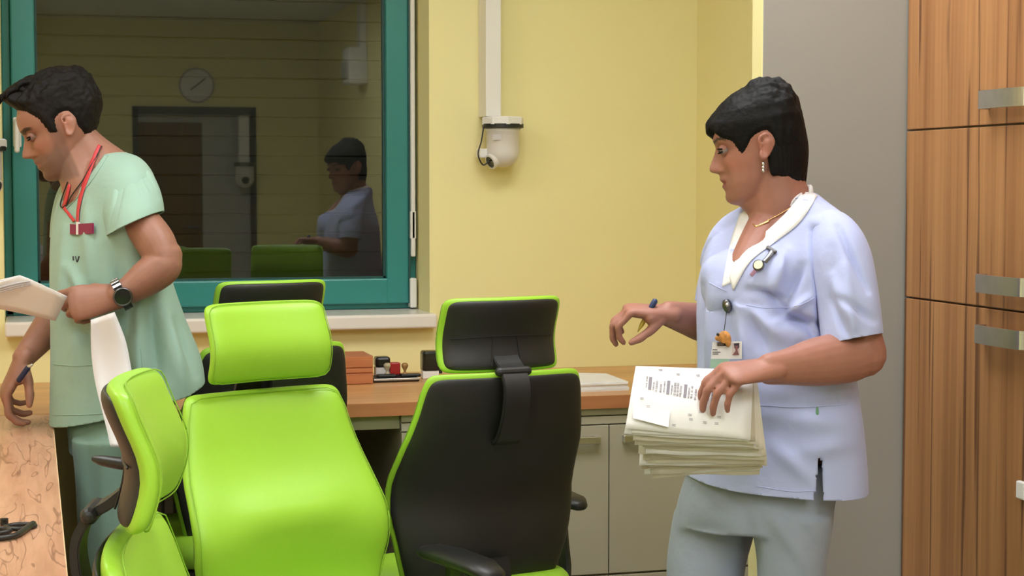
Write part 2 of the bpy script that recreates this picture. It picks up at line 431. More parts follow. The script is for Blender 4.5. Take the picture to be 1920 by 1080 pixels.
for i, (a, c) in enumerate(zip(edges[:-1], edges[1:])):
    if i == 0:
        obj('side_stile', bx(a, c - .002, yF + .012, yF + .03, .085, zr2 - .002), M['rail'], bu); continue
    for z0, z1 in ((zb, zr2 - .002), (.085, zb - .006)):
        dr = obj('door', bx(a + .0015, c - .0015, yF + .012, yF + .03, z0, z1, .0015), M['cabinet'], bu)
        if z1 < .5: continue
        for side in (0,):
            hz = atY(1180, 822, yF).z
            hx0 = {1: c - .13, 2: c - .145, 3: a + .035, 4: a + .035}[i]
            bb = bmesh.new(); box(bb, hx0, hx0 + .115, yF - .012, yF - .004, hz - .011, hz + .011, .003)
            box(bb, hx0 + .002, hx0 + .014, yF - .006, yF + .012, hz - .009, hz + .009); box(bb, hx0 + .101, hx0 + .113, yF - .006, yF + .012, hz - .009, hz + .009)
            obj('handle', bb, M['chrome'], dr)
# apron over the knee space and the radiator behind it
obj('apron', bx(.08, cx0 - .002, yF + .03, yF + .048, CT - .075, CT - .036), M['rail'], wt)
rd = empty('radiator', (.6, YB - .07, .1)); tag(rd, 'ribbed panel radiator on the wall below the window, behind the chairs', 'radiator')
rx0, rx1 = .12, cx0 - .06
n = int((rx1 - rx0) / .035)
for k in range(n):
    x = rx0 + k * .035
    obj('fin', bx(x, x + .027, YB - .10, YB - .045, .14, .70, .006), M['radiator'], rd)
obj('back_panel', bx(rx0, rx1, YB - .06, YB - .03, .12, .72, .004), M['radiator'], rd)

# ------------------------------------------------------------------ tall teak cupboard
yfar = YP - .004
zs1 = atX(1698, 245, XCAB).z; zs2 = atX(1690, 556, XCAB).z
def tall_cupboard(y0, y1, lab, hy):
    t = empty('tall_cabinet', (XCAB + .3, (y0 + y1) / 2, 0)); tag(t, lab, 'cabinet')
    obj('body', bx(XCAB + .02, 2.545, y0, y1, .08, 2.75), M['cabinet'], t)
    obj('plinth', bx(XCAB + .06, 2.54, y0, y1, 0, .08), M['black'], t)
    for k, (z0, z1, hz) in enumerate(((zs1 + .002, 2.75, atX(1870, 187, XCAB).z), (zs2 + .002, zs1 - .002, atX(1870, 532, XCAB).z), (.085, zs2 - .002, atX(1866, 627, XCAB).z))):
        d = obj('door', bx(XCAB, XCAB + .02, y0 + .0015, y1 - .0015, z0, z1, .0015), M['teak'], t)
        bb = bmesh.new()
        ha, hb = hy
        P = [(XCAB - .001, ha), (XCAB - .022, ha + .004), (XCAB - .030, ha + .02), (XCAB - .033, (ha + hb) / 2), (XCAB - .030, hb - .02), (XCAB - .022, hb - .004), (XCAB - .001, hb)]
        C = catmull(P, 4); h = .0185; th = .0035
        rings = []
        for i, c in enumerate(C):
            tn = np.array(C[min(i + 1, len(C) - 1)]) - np.array(C[max(i - 1, 0)]); tn /= np.linalg.norm(tn); nn = np.array([-tn[1], tn[0]])
            rings.append([Vector((c[0] + nn[0] * s * th, c[1] + nn[1] * s * th, hz + q * h)) for s, q in ((-1, -1), (1, -1), (1, 1), (-1, 1))])
        loft(bb, rings); bmesh.ops.recalc_face_normals(bb, faces=bb.faces)
        obj('handle', bb, M['chrome'], d)
    return t
yh0, yh1 = atX(1914, 627, XCAB - .03).y, atX(1824, 627, XCAB - .03).y
tc1 = tall_cupboard(yh0 - .05, yfar, 'tall teak cupboard with three doors beside the grey wall', (yh0, yh1))
tc2 = tall_cupboard(yh0 - .66, yh0 - .052, 'tall teak cupboard next in the row, on the doorway side', (yh0 - .25, yh0 - .07))
p = atX(1918, 918, XCAB)
obj('latch', bx(XCAB - .012, XCAB, p.y - .022, p.y + .008, p.z - .018, p.z + .018, .003), M['white'], tc1)['label'] = 'white plastic latch'

# ------------------------------------------------------------------ hanging cameras on white trunking
def ptz(px, py_disc, Y, ztop, lab_c, lab_t, wide=.132, pan=200, cable=True, flip=False, trunk_dx=-.035, tw=.049):
    c = atY(px, py_disc, Y); s = wide / .132
    t = empty('surveillance_camera', c); tag(t, lab_c, 'camera')
    b = bmesh.new(); lathe(b, [(0, .0), (.060 * s, 0), (.066 * s, -.004 * s), (.066 * s, -.024 * s), (.0, -.024 * s)], c + Vector((0, 0, .026 * s)), 8); obj('mount_plate', b, M['white'], t)
    b = bmesh.new(); lathe(b, [(0, .004 * s), (.064 * s, .004 * s), (.064 * s, -.008 * s), (0.056 * s, -.010 * s), (0, -.010 * s)], c, 32); obj('rubber_ring', b, M['black'], t)
    prof = [(0, -.008 * s), (.054 * s, -.008 * s), (.054 * s, -.018 * s), (.051 * s, -.02 * s)]
    for a in range(0, 91, 9): prof.append((.051 * s * math.cos(R(a)), -.080 * s - .050 * s * math.sin(R(a))))
    b = bmesh.new(); lathe(b, prof, c, 32); obj('housing', b, M['camwhite'], t, smooth=True)
    dirv = Vector((math.cos(R(pan)), math.sin(R(pan)), -.45)).normalized()
    ang = Matrix.Rotation(math.atan2(dirv.y, dirv.x), 4, 'Z') @ Matrix.Rotation(math.acos(dirv.z), 4, 'Y')
    lc = c + Vector((0, 0, -.092 * s))
    b = bmesh.new(); lathe(b, [(0, .02 * s), (.024 * s, .02 * s), (.024 * s, .052 * s), (.019 * s, .054 * s), (.019 * s, .048 * s), (0, .048 * s)], lc, 24, ang); o = obj('lens_barrel', b, M['camwhite'], t)
    b = bmesh.new(); lathe(b, [(0, .048 * s), (.019 * s, .0485 * s), (.017 * s, .0535 * s), (0, .051 * s)], lc, 24, ang); obj('lens', b, M['blackgloss'], t)
    if cable:
        b = bmesh.new()
        A = [c + Vector((-.064, -.01, -.006)), c + Vector((-.072, -.012, -.05)), c + Vector((-.082, -.012, -.09)), c + Vector((-.066, -.01, -.122)), c + Vector((-.045, -.012, -.108))]
        tube(b, A, [.0022] * 5, 8, n=6); obj('cable', b, M['black'], t)
        b = bx(c.x - .074, c.x - .045, c.y + .0, c.y + .05, c.z - .1, c.z - .072, .003); obj('wall_bracket', b, M['white'], t)
        b = bx(-.02, .006, -.0005, .0005, -.008, .008); bmesh.ops.rotate(b, verts=b.verts, cent=(0, 0, 0), matrix=Matrix.Rotation(R(-10), 3, 'Z')); bmesh.ops.translate(b, verts=b.verts, vec=c + Vector((-.024, -.0475, -.038))); obj('type_plate', b, M['plate'], t)
    k = 1 if not flip else -1
    x0 = c.x + trunk_dx - tw / 2
    yw = YB if not flip else YN
    tk = obj('cable_trunking', bx(x0, x0 + tw, min(c.y - .02 * k, yw), max(c.y - .02 * k, yw), c.z + .026 * s, ztop, .003), M['white']); tag(tk, lab_t, 'trunking')
    return t
M['camwhite'] = mat('camera_housing', (0.70, 0.67, 0.65, 1), 0.35, 0.02)
M['plate'] = mat('type_plate', (0.55, 0.53, 0.52, 1), 0.5)
ptz(943, 235, YB - .075, ZC - .001, 'white dome surveillance camera with black ring on the yellow wall right of the window', 'white vertical cable trunking above the camera right of the window')
ptz(-32, 277, YB - .075, ZC - .001, 'white dome surveillance camera cut by the left edge, left of the window', 'white vertical cable trunking left of the window', pan=320, cable=False, trunk_dx=0)
# the same kind of camera on the wall behind, seen mirrored in the pane
c2 = Vector((1.86, YN + .12, 1.60))
def ptz_at(c, lab_c, lab_t, tw):
    t = empty('surveillance_camera', c); tag(t, lab_c, 'camera')
    b = bmesh.new(); lathe(b, [(0, .03), (.1, .03), (.1, -.005), (0, -.005)], c, 24); obj('mount_plate', b, M['steel'], t)
    prof = [(0, -.004), (.085, -.004)]
    for a in range(0, 91, 10): prof.append((.085 * math.cos(R(a)), -.12 - .08 * math.sin(R(a))))
    b = bmesh.new(); lathe(b, prof, c, 24); obj('housing', b, M['camwhite'], t, smooth=True)
    b = bmesh.new(); ellipsoid(b, c + Vector((0, .07, -.13)), .035, .035, .035); obj('lens', b, M['blackgloss'], t)
    tk = obj('cable_trunking', bx(c.x - tw / 2, c.x + tw / 2, YN + .001, YN + .1, c.z + .03, DZ - .06), M['white']); tag(tk, lab_t, 'trunking')
ptz_at(c2, 'dome camera mirrored in the window pane beside the doorway', 'white trunking of the camera mirrored beside the doorway', .09)

# ------------------------------------------------------------------ office chairs
def pad(hw, z0, z1, yf, thick, back, nu=26, nv=34, corner=9.0):
    """soft pad: hw(v) half width, yf(u,v) centre surface, thick towards -y, back towards +y"""
    bm = bmesh.new()
    us = [math.copysign(1 - (1 - abs(t)) ** 2.2, t) for t in np.linspace(-1, 1, nu)]
    vs = [math.copysign(1 - (1 - abs(t)) ** 2.2, t) for t in np.linspace(-1, 1, nv)]
    grids = []
    for sgn in (-1, 1):
        g = []
        for v in vs:
            row = []
            for u in us:
                mx = max(abs(u), abs(v)); nr_ = (abs(u) ** corner + abs(v) ** corner) ** (1 / corner)
                k = mx / nr_ if nr_ > 1e-9 else 1.0; U, W_ = u * k, v * k
                e = max(1 - mx ** 8, 0) ** .5
                z = (z0 + z1) / 2 + W_ * (z1 - z0) / 2
                y = yf(U, W_, z) + (-thick * e if sgn < 0 else back * e)
                row.append(bm.verts.new((hw(W_, z) * U, y, z)))
            g.append(row)
        grids.append(g)
        for j in range(nv - 1):
            for i in range(nu - 1):
                q = (g[j][i], g[j][i + 1], g[j + 1][i + 1], g[j + 1][i])
                bm.faces.new(q if sgn < 0 else q[::-1])
    a, b_ = grids
    loopi = [(0, i) for i in range(nu)] + [(j, nu - 1) for j in range(1, nv)] + [(nv - 1, i) for i in range(nu - 2, -1, -1)] + [(j, 0) for j in range(nv - 2, 0, -1)]
    for k in range(len(loopi)):
        p, q = loopi[k], loopi[(k + 1) % len(loopi)]
        try: bm.faces.new((a[q[0]][q[1]], a[p[0]][p[1]], b_[p[0]][p[1]], b_[q[0]][q[1]]))
        except Exception: pass
    bmesh.ops.remove_doubles(bm, verts=bm.verts, dist=1e-5)
    bmesh.ops.dissolve_degenerate(bm, edges=bm.edges, dist=1e-6)
    bmesh.ops.recalc_face_normals(bm, faces=bm.faces)
    return bm
def ip(z, tab):
    return float(np.interp(z, [t[0] for t in tab], [t[1] for t in tab]))
BW = [(.48, .185), (.58, .216), (.68, .239), (.76, .239), (.84, .227), (.92, .208), (1.01, .192)]
def back_y(u, v, z):
    return .185 + .27 * (z - .55) - .050 * math.exp(-((z - .735) / .10) ** 2) * 1.0 - .020 * u * u
def back_front(u, v, z):   # lumbar cushion swell on the front only
    return back_y(u, v, z) - .020 * math.exp(-((z - .765) / .036) ** 2) * math.exp(-(u / .55) ** 4)
def head_y(u, v, z):
    t = (z - 1.03) / .17
    return .300 - .028 * math.exp(-((t - .42) / .38) ** 2) + .012 * (t - .4) - .024 * u * u
HW = [(1.03, .150), (1.08, .149), (1.20, .147)]
def chair():
    t = empty('office_chair')
    bk = obj('backrest', pad(lambda v, z: ip(z, BW), .47, 1.01, back_front, .030, .016, 30, 44, 20), M['green'], t, True)
    sh = obj('backrest_shell', pad(lambda v, z: ip(z, BW) * .972, .475, 1.000, lambda u, v, z: back_y(u, v, z) + .014, .004, .013, 26, 36, 18), M['shell'], t, True)
    hd = obj('headrest', pad(lambda v, z: ip(z, HW), 1.03, 1.20, head_y, .024, .012, 28, 24, 11), M['green'], t, True)
    hs = obj('headrest_shell', pad(lambda v, z: ip(z, HW) * .94, 1.037, 1.193, lambda u, v, z: head_y(u, v, z) + .010, .003, .010, 28, 24, 11), M['shell'], t, True)
    # stitched seams of the headrest shell
    def seam(pts):
        b = bmesh.new(); tube(b, pts, [.0017] * len(pts), 6, n=3); return obj('seam', b, M['black'], hs)
    hy = lambda x, z: head_y(x / .141, 0, z) + .0205
    seam([(x, hy(x, 1.112 - .25 * x * x), 1.112 - .25 * x * x) for x in np.linspace(-.125, .125, 11)])
    for x0 in (-.03, .03): seam([(x0 * (1 + .25 * k / 5), hy(x0, 1.11 - .064 * k / 5), 1.11 - .064 * k / 5) for k in range(6)])
    # piping of the pads
    def piping(name, fn, hwt, z0, z1, off, par, c=14):
        P = []
        for a in np.linspace(0, 2 * math.pi, 73):
            cu, cv = math.cos(a), math.sin(a)
            k = (abs(cu) ** c + abs(cv) ** c) ** (-1 / c); u, v = cu * k * .972, cv * k * .978
            z = (z0 + z1) / 2 + v * (z1 - z0) / 2
            P.append((ip(z, hwt) * u, fn(u, v, z) + off, z))
        b = bmesh.new(); tube(b, P, [.0010] * len(P), 6, n=1, round_ends=False); return obj(name, b, M['greenseam'], par, True)
    piping('seam', back_front, BW, .47, 1.01, -.0185, bk, 20); piping('seam', head_y, HW, 1.03, 1.20, -.0155, hd, 11)
    # bracket between headrest and back
    def strap(P, hw_, th, name, par, m='black'):
        C = catmull(P, 6); rings = []
        for i, c in enumerate(C):
            tn = np.array(C[min(i + 1, len(C) - 1)]) - np.array(C[max(i - 1, 0)]); tn /= np.linalg.norm(tn); nn = np.array([-tn[1], tn[0]])
            rings.append([Vector((q * hw_, c[0] + nn[0] * s * th, c[1] + nn[1] * s * th)) for s, q in ((-1, -1), (1, -1), (1, 1), (-1, 1))])
        b = bmesh.new(); loft(b, rings); bmesh.ops.recalc_face_normals(b, faces=b.faces)
        bmesh.ops.bevel(b, geom=[e_ for e_ in b.edges if len(e_.link_faces) == 2 and e_.calc_face_angle(0) > .6], offset=.002, segments=2, affect='EDGES')
        return obj(name, b, M[m], par)
    strap([(.290, 1.065), (.312, 1.048), (.334, 1.034), (.350, 1.008), (.352, .975), (.340, .93), (.312, .885), (.285, .87)], .032, .006, 'headrest_bracket', t, 'shell')
    b = bmesh.new(); tube(b, [(-.034, .334, 1.036), (.034, .334, 1.036)], [.011, .011], 12, n=1); obj('bracket_hinge', b, M['shell'], t)
    for ch_ in t.children: ch_.location.z = -.014
    # stem under the back, seat, arms, base
    strap([(.235, .56), (.245, .50), (.225, .44), (.12, .39), (.0, .385)], .035, .010, 'back_stem', t)
    obj('seat', pad_seat(.245, .25, .48, .075), M['green'], t, True)
    obj('seat_shell', bx(-.21, .21, -.18, .2, .385, .42, .015), M['black'], t)
    for s in (-1, 1):
        b = bmesh.new(); rings = []
        for y, hw_, zc, th in ((-.155, .012, .615, .008), (-.145, .030, .622, .014), (-.10, .042, .633, .018), (0, .042, .639, .018), (.07, .036, .639, .016), (.105, .020, .635, .012), (.112, .008, .633, .006)):
            rings.append([Vector((s * .295 + hw_ * math.cos(a) * (abs(math.cos(a)) ** -.3 if abs(math.cos(a)) > 1e-3 else 1), y, zc + th * math.sin(a))) for a in np.linspace(0, 2 * math.pi, 17)[:-1]])
        loft(b, rings); bmesh.ops.recalc_face_normals(b, faces=b.faces); ar = obj('armrest', b, M['black'], t, True)
        b = bmesh.new(); tube(b, [(s * .295, -.01, .63), (s * .298, .0, .54), (s * .29, .02, .43), (s * .20, .03, .40)], [(.03, .014)] * 4, 12, side=(0, 1, 0)); obj('arm_post', b, M['black'], ar)
    b = bmesh.new(); lathe(b, [(0, .39), (.028, .39), (.028, .25), (.035, .25), (.035, .1), (0, .1)], (0, 0.02, 0), 20); obj('gas_column', b, M['steel'], t)
    for k in range(5):
        a = R(72 * k + 18); dx, dy = math.cos(a), math.sin(a)
        b = bmesh.new(); tube(b, [(0.02 * dx, .02 + .02 * dy, .135), (.16 * dx, .02 + .16 * dy, .115), (.30 * dx, .02 + .30 * dy, .085)], [(.018, .03), (.014, .024), (.011, .018)], 12, side=UZ, n=3); sp = obj('base_spoke', b, M['black'], t, True)
        b = bmesh.new(); Mc = Matrix.Rotation(a, 4, 'Z') @ Matrix.Rotation(R(90), 4, 'X')
        lathe(b, [(0, -.02), (.022, -.02), (.028, -.014), (.028, .014), (.022, .02), (0, .02)], (.30 * dx, .02 + .30 * dy, .0285), 16, Mc); tube(b, [(.30 * dx, .02 + .30 * dy, .03), (.30 * dx, .02 + .30 * dy, .085)], [.008, .008], 8, n=1); obj('caster', b, M['black'], sp)
    return t
def pad_seat(hx, hy, zc, th):
    b = bmesh.new(); rings = []
    for k in range(9):
        a = -math.pi / 2 + k * math.pi / 8; s = .9 + .1 * math.cos(a); z = zc - .0 + th / 2 * math.sin(a) - .02
        rings.append([Vector((hx * s * math.copysign(abs(math.cos(q)) ** .4, math.cos(q)), -.01 + hy * s * math.copysign(abs(math.sin(q)) ** .4, math.sin(q)), z + (.0 if k < 5 else .012 * math.sin(q) * (k - 4) / 4))) for q in np.linspace(0, 2 * math.pi, 41)[:-1]])
    loft(b, rings); bmesh.ops.recalc_face_normals(b, faces=b.faces); return b
proto = chair()
def place(o, px, py, d, rot, lab, lift=0.0, anchor=(0, .30)):
    p = at(px, py, d); c, s = math.cos(R(rot)), math.sin(R(rot))
    o.location = (p.x - (anchor[0] * c - anchor[1] * s), p.y - (anchor[0] * s + anchor[1] * c), lift)
    o.rotation_euler = (0, 0, R(rot)); tag(o, lab, 'chair', 'lime green office chairs')
    return o
chB = place(proto, 486, 640, 3.80, 24, 'lime green office chair facing the camera in the middle of the row', 0.0)
chA = place(copy_tree(proto), 950, 620, 3.95, 191, 'office chair turned away, black shell back with green rim beside the woman', 0.022)
chC = place(copy_tree(proto), 516, 560, 4.41, 194, 'office chair pushed up to the worktop, half hidden behind the green chair', 0.042)
for ch_, dz_ in [(q, .022) for q in chA.children] + [(q, .03) for q in chC.children]:
    if ch_.name.startswith(('headrest', 'bracket')): ch_.location.z -= dz_
chD = place(copy_tree(proto), 226, 800, 2.15, 79, 'office chair seen from the side in the left foreground, next to the desk', 0.018)
# lever at the back of the near headrest
b = bmesh.new(); tube(b, [(0.02, .29, 1.075), (.035, .325, 1.078), (.04, .338, 1.08)], [(.008, .014), (.007, .01), (.004, .005)], 10, n=3); obj('headrest_lever', b, M['black'], chD, True, world=False)

# ------------------------------------------------------------------ things on the worktop
def on(px, py): return atZ(px, py, CT)
p0, p1 = on(640, 722), on(703, 722)
t = empty('drawer_box', ((p0.x + p1.x) / 2, p0.y + .1, CT)); tag(t, 'small orange wooden drawer box on the worktop left of the stamp tray', 'box')
hb = atY(690, 668, p0.y).z - CT
obj('carcass', bx(p0.x - .06, p1.x, p0.y + .004, p0.y + .16, CT, CT + hb), M['box'], t)
for k in range(3):
    zz0, zz1 = CT + hb * (0, .40, .59)[k] + .002, CT + hb * (.39, .58, 1)[k] - .002
    obj('drawer', bx(p0.x - .057, p1.x - .002, p0.y, p0.y + .006, zz0, zz1, .001), M['box'], t)
# stamp tray
q0, q1 = on(702, 718), on(792, 718)
tl = q0.x; trx = q1.x; ty = q0.y
t = empty('stamp_tray', ((tl + trx) / 2, ty + .06, CT)); tag(t, 'flat black stamp tray with a light rim on the worktop', 'tray')
obj('tray', bx(tl, trx, ty, ty + .10, CT, CT + .012, .004), M['black'], t)
obj('rim', bx(tl - .002, trx + .002, ty - .003, ty + .001, CT + .006, CT + .012, .001), M['chrome'], t)
for k in range(2): obj('pen_rest', bx(tl + .015 + k * .07, tl + .07 + k * .075, ty + .02, ty + .05, CT + .012, CT + .021, .003), M['black'], t)
def self_stamp(px0, px1, py0, py1, Y, name, lab, split, base_m):
    a, c = atY(px0, py1, Y), atY(px1, py0, Y)
    zb_ = a.z; t = empty(name, ((a.x + c.x) / 2, Y, zb_)); tag(t, lab, 'stamp')
    zm = zb_ + (c.z - zb_) * split
    obj('base', bx(a.x + .001, c.x - .001, Y - .012, Y + .025, zb_, zm, .002), base_m, t)
    obj('cover', bx(a.x, c.x, Y - .016, Y + .03, zm - .001, c.z, .008), M['blackgloss'], t)
    return t
ys = ty + .075
zt = CT + .0122
def sb(px0, px1, py0, Y, *a):
    py1 = 540 - F * ((Vector((atY(px0, 700, Y).x, Y, zt)) - CAM).dot(UP)) / ((Vector((atY(px0, 700, Y).x, Y, zt)) - CAM).dot(FW))
    return self_stamp(px0, px1, py0, py1, Y, *a)
sb(703, 731, 668, ys, 'self_inking_stamp', 'black self inking stamp with grey base at the left of the tray', .45, M['camwhite'])
zt = CT + .0002
bs = sb(791, 822, 657, ys + .0, 'self_inking_stamp', 'tall black self inking stamp with white label right of the tray', .28, M['white'])
obj('side_grip', bx(atY(820, 690, ys).x, atY(828, 690, ys).x, ys - .01, ys + .02, atY(820, 700, ys).z, atY(820, 683, ys).z, .002), M['black'], bs)
def wood_stamp(px, py, h, lab, r=.011, m=None):
    Y = ty + .035; c = atY(px, py, Y); z0 = CT + .0122
    if px < 745: Y = ty + .06; c = atY(px, py, Y)
    b = bmesh.new(); H_ = c.z - z0
    lathe(b, [(0, 0), (r * .8, 0), (r * .8, H_ * .2), (r * .3, H_ * .32), (r * .35, H_ * .45), (r * .9, H_ * .72), (r * .95, H_ * .85), (r * .6, H_ * .97), (0, H_)], (c.x, Y, z0), 16)
    o = obj('rubber_stamp', b, m or M['stampwood'], None, True); tag(o, lab, 'stamp')
M['stampwood'] = mat('stamp_wood', (0.30, 0.16, 0.05, 1), 0.35)
M['palewood'] = mat('stamp_pale', (0.45, 0.38, 0.24, 1), 0.4)
wood_stamp(726.5, 680, 0, 'pale round handled rubber stamp in front of the black stamp', .013, M['palewood'])
wood_stamp(759, 680, 0, 'brown wooden handled rubber stamp at the right of the red one')
Y = ty + .05; a, c = atY(732, 703, Y), atY(751, 680, Y)
t = empty('red_stamp', ((a.x + c.x) / 2, Y, CT + .0122)); tag(t, 'small red cube shaped stamp in the stamp tray', 'stamp')
obj('grip', bx(a.x, c.x, Y, Y + .03, a.z, c.z, .003), mat('red_plastic', (0.36, 0.012, 0.014, 1), .35), t); obj('foot', bx(a.x + .002, c.x - .002, Y + .002, Y + .028, CT + .0122, a.z, .001), M['black'], t)
# paper pile on the right
pa, pb = on(1085, 735), on(1182, 733)
t = empty('paper_stack', ((pa.x + pb.x) / 2, pa.y + .1, CT)); tag(t, 'stack of white paper sheets lying on the worktop behind the paper bundle', 'paper')
for k in range(7):
    b = bmesh.new(); jx, jy = random.uniform(-.004, .004), random.uniform(-.004, .004)
    z = CT + .0003 + k * .0036
    box(b, pa.x - .06 + jx, pb.x + jx, pa.y + jy, pa.y + .20 + jy, z, z + .0032)
    for v in b.verts: v.co.z += .012 * (k / 6) * smoothstep(0, 1, (v.co.y - pa.y) / .2) * (1 - .8 * smoothstep(.4, 1, (v.co.x - pa.x) / (pb.x - pa.x)))
    obj('sheet', b, M['paper'], t)
# scissors on the desk
sp_ = on(20, 1000)
t = empty('scissors', (sp_.x, sp_.y, CT)); tag(t, 'pair of scissors with black oval handles lying on the desk', 'scissors')
def loop(cpx, cpy, L, W, ang, r):
    c = on(cpx, cpy); P = []
    for a in np.linspace(0, 2 * math.pi, 25):
        x, y = L * math.cos(a), W * math.sin(a)
        P.append((c.x + x * math.cos(R(ang)) - y * math.sin(R(ang)), c.y + x * math.sin(R(ang)) + y * math.cos(R(ang)), CT + r))
    b = bmesh.new(); tube(b, P, [(r, r * 1.3)] * 25, 8, side=UZ, n=1, round_ends=False); return b
obj('handle', loop(38, 991, .024, .020, 8, .0038), M['black'], t, True)
obj('handle', loop(-14, 1000, .028, .022, 0, .0038), M['black'], t, True)
b = bmesh.new(); tube(b, [on(62, 988) + UZ * .006, on(30, 1010) + UZ * .006, on(-10, 1017) + UZ * .006, on(-40, 1018) + UZ * .006], [(.005, .006)] * 4, 8, side=UZ); obj('shank', b, M['black'], t, True)
b = bmesh.new(); a = on(-40, 1008); box(b, a.x - .13, a.x, a.y - .006, a.y + .006, CT + .004, CT + .006); obj('blade', b, M['chrome'], t)
b = bmesh.new(); lathe(b, [(0, 0), (.007, 0), (.007, .012), (0, .012)], on(8, 985), 12); obj('pivot', b, M['black'], t)

# ------------------------------------------------------------------ people: shared tools
def skin_mat(name, col, sss=0.0):
    m, nt, b = nodes(name)
    at_ = N(nt, 'ShaderNodeAttribute', attribute_name='tint')
    tc = N(nt, 'ShaderNodeTexCoord'); no = N(nt, 'ShaderNodeTexNoise', Scale=45.0, Detail=4.0)
    nt.links.new(tc.outputs['Object'], no.inputs['Vector'])
    rp = N(nt, 'ShaderNodeValToRGB'); rp.color_ramp.elements[0].color = (.86, .84, .82, 1); rp.color_ramp.elements[1].color = (1.1, 1.1, 1.1, 1)
    nt.links.new(no.outputs['Fac'], rp.inputs['Fac'])
    mx = N(nt, 'ShaderNodeMix', data_type='RGBA', blend_type='MULTIPLY'); mx.inputs[0].default_value = 1.0
    nt.links.new(at_.outputs['Color'], mx.inputs[6]); nt.links.new(rp.outputs['Color'], mx.inputs[7])
    nt.links.new(mx.outputs[2], b.inputs['Base Color'])
    b.inputs['Roughness'].default_value = 0.5
    b.inputs['Subsurface Weight'].default_value = 0.15; b.inputs['Subsurface Radius'].default_value = (0.01, 0.004, 0.002); b.inputs['Subsurface Scale'].default_value = 0.5
    n2 = N(nt, 'ShaderNodeTexNoise', Scale=300.0); nt.links.new(tc.outputs['Object'], n2.inputs['Vector'])
    bp = N(nt, 'ShaderNodeBump', Strength=0.08, Distance=0.001); nt.links.new(n2.outputs['Fac'], bp.inputs['Height']); nt.links.new(bp.outputs['Normal'], b.inputs['Normal'])
    return m
def cloth(name, col, wr=0.35):
    return mat(name, col, 0.78, 0.03, 6, wr, 26, sheen=0.15, bdist=0.006)
def hair_mat(name, col):
    m = mat(name, col, 0.6, 0.35, 60, 0.6, 140, bdist=0.002, spec=0.16)
    return m
M['hair'] = hair_mat('black_hair', (0.0055, 0.005, 0.005, 1))
M['hair2'] = hair_mat('dark_brown_hair', (0.008, 0.0068, 0.006, 1))
M['eye'] = mat('eye_white', (0.32, 0.28, 0.27, 1), 0.15)
M['iris'] = mat('dark_iris', (0.02, 0.012, 0.008, 1), 0.08)

FP = [(0, .30), (.02, .355), (.05, .388), (.085, .398), (.12, .386), (.15, .392), (.175, .412), (.195, .418), (.212, .402), (.228, .418), (.25, .428), (.275, .420), (.295, .424), (.305, .452), (.318, .498), (.34, .522), (.36, .520), (.40, .494), (.45, .462), (.50, .432), (.53, .418), (.56, .424), (.59, .434), (.65, .436), (.72, .420), (.80, .372), (.88, .285), (.94, .180), (.98, .08), (1.0, -.04)]
FB = [(0, .28), (.05, .335), (.1, .355), (.2, .368), (.3, .375), (.4, .385), (.5, .388), (.55, .404), (.6, .422), (.65, .430), (.72, .416), (.80, .368), (.88, .283), (.94, .178), (.98, .08), (1.0, -.04)]
BK = [(0, .16), (.05, .06), (.1, -.00), (.2, -.08), (.3, -.22), (.4, -.32), (.5, -.385), (.6, -.42), (.7, -.425), (.8, -.39), (.88, -.32), (.94, -.235), (.98, -.15), (1.0, -.06)]
WD = [(0, .09), (.03, .15), (.06, .185), (.1, .21), (.2, .255), (.3, .285), (.4, .308), (.5, .322), (.6, .332), (.7, .330), (.8, .300), (.88, .240), (.94, .165), (.98, .09), (1.0, .01)]
SG = [(0, .13), (.1, .12), (.15, .11), (.2, .12), (.25, .11), (.295, .06), (.32, .062), (.35, .055), (.4, .045), (.5, .04), (.55, .08), (.6, .2), (1, .3)]
def head_bm(xs=1.0, jaw=1.0, wide=1.0, nose=1.0, mouth_open=0.0):
    """unit head: face +x, left +y, up z, chin z=0, crown z=1, ear at x=0"""
    bm = bmesh.new(); rings = []; n = 72
    zs = sorted(set(list(np.linspace(0, 1, 76)) + list(np.linspace(.14, .36, 50))))
    for z in zs:
        xf, xp, xb, wd, sg = (ip(z, FB), ip(z, FP), ip(z, BK), ip(z, WD) * wide, ip(z, SG))
        if z < .3: wd *= 1 + (jaw - 1) * (1 - z / .3)
        xm = xb + (xf - xb) * .42
        r = []
        for k in range(n):
            t = 2 * math.pi * k / n; c, s = math.cos(t), math.sin(t)
            y = wd * math.copysign(abs(s) ** .92, s)
            if c > 0:
                x = xm + (xf - xm) * c ** .80
                ay = abs(y)
                x += (xp - xf) * nose * math.exp(-(ay / sg) ** 2)
                x -= .040 * math.exp(-((ay - .155) / .085) ** 2 - ((z - .495) / .045) ** 2)
                x += .014 * math.exp(-((ay - .15) / .11) ** 2 - ((z - .575) / .026) ** 2)
                x += .020 * math.exp(-((ay - .085) / .03) ** 2 - ((z - .318) / .022) ** 2)
                x += .014 * math.exp(-((ay - .2) / .08) ** 2 - ((z - .39) / .07) ** 2)
                x -= .012 * math.exp(-((ay - .15) / .05) ** 2 - ((z - .25) / .06) ** 2)
                if mouth_open: x -= mouth_open * math.exp(-((z - .208) / .010) ** 2) * math.exp(-(ay / .10) ** 4)
            else:
                x = xm - (xm - xb) * abs(c) ** .9
            r.append(Vector((x * xs, y, z)))
        rings.append(r)
    loft(bm, rings); return bm
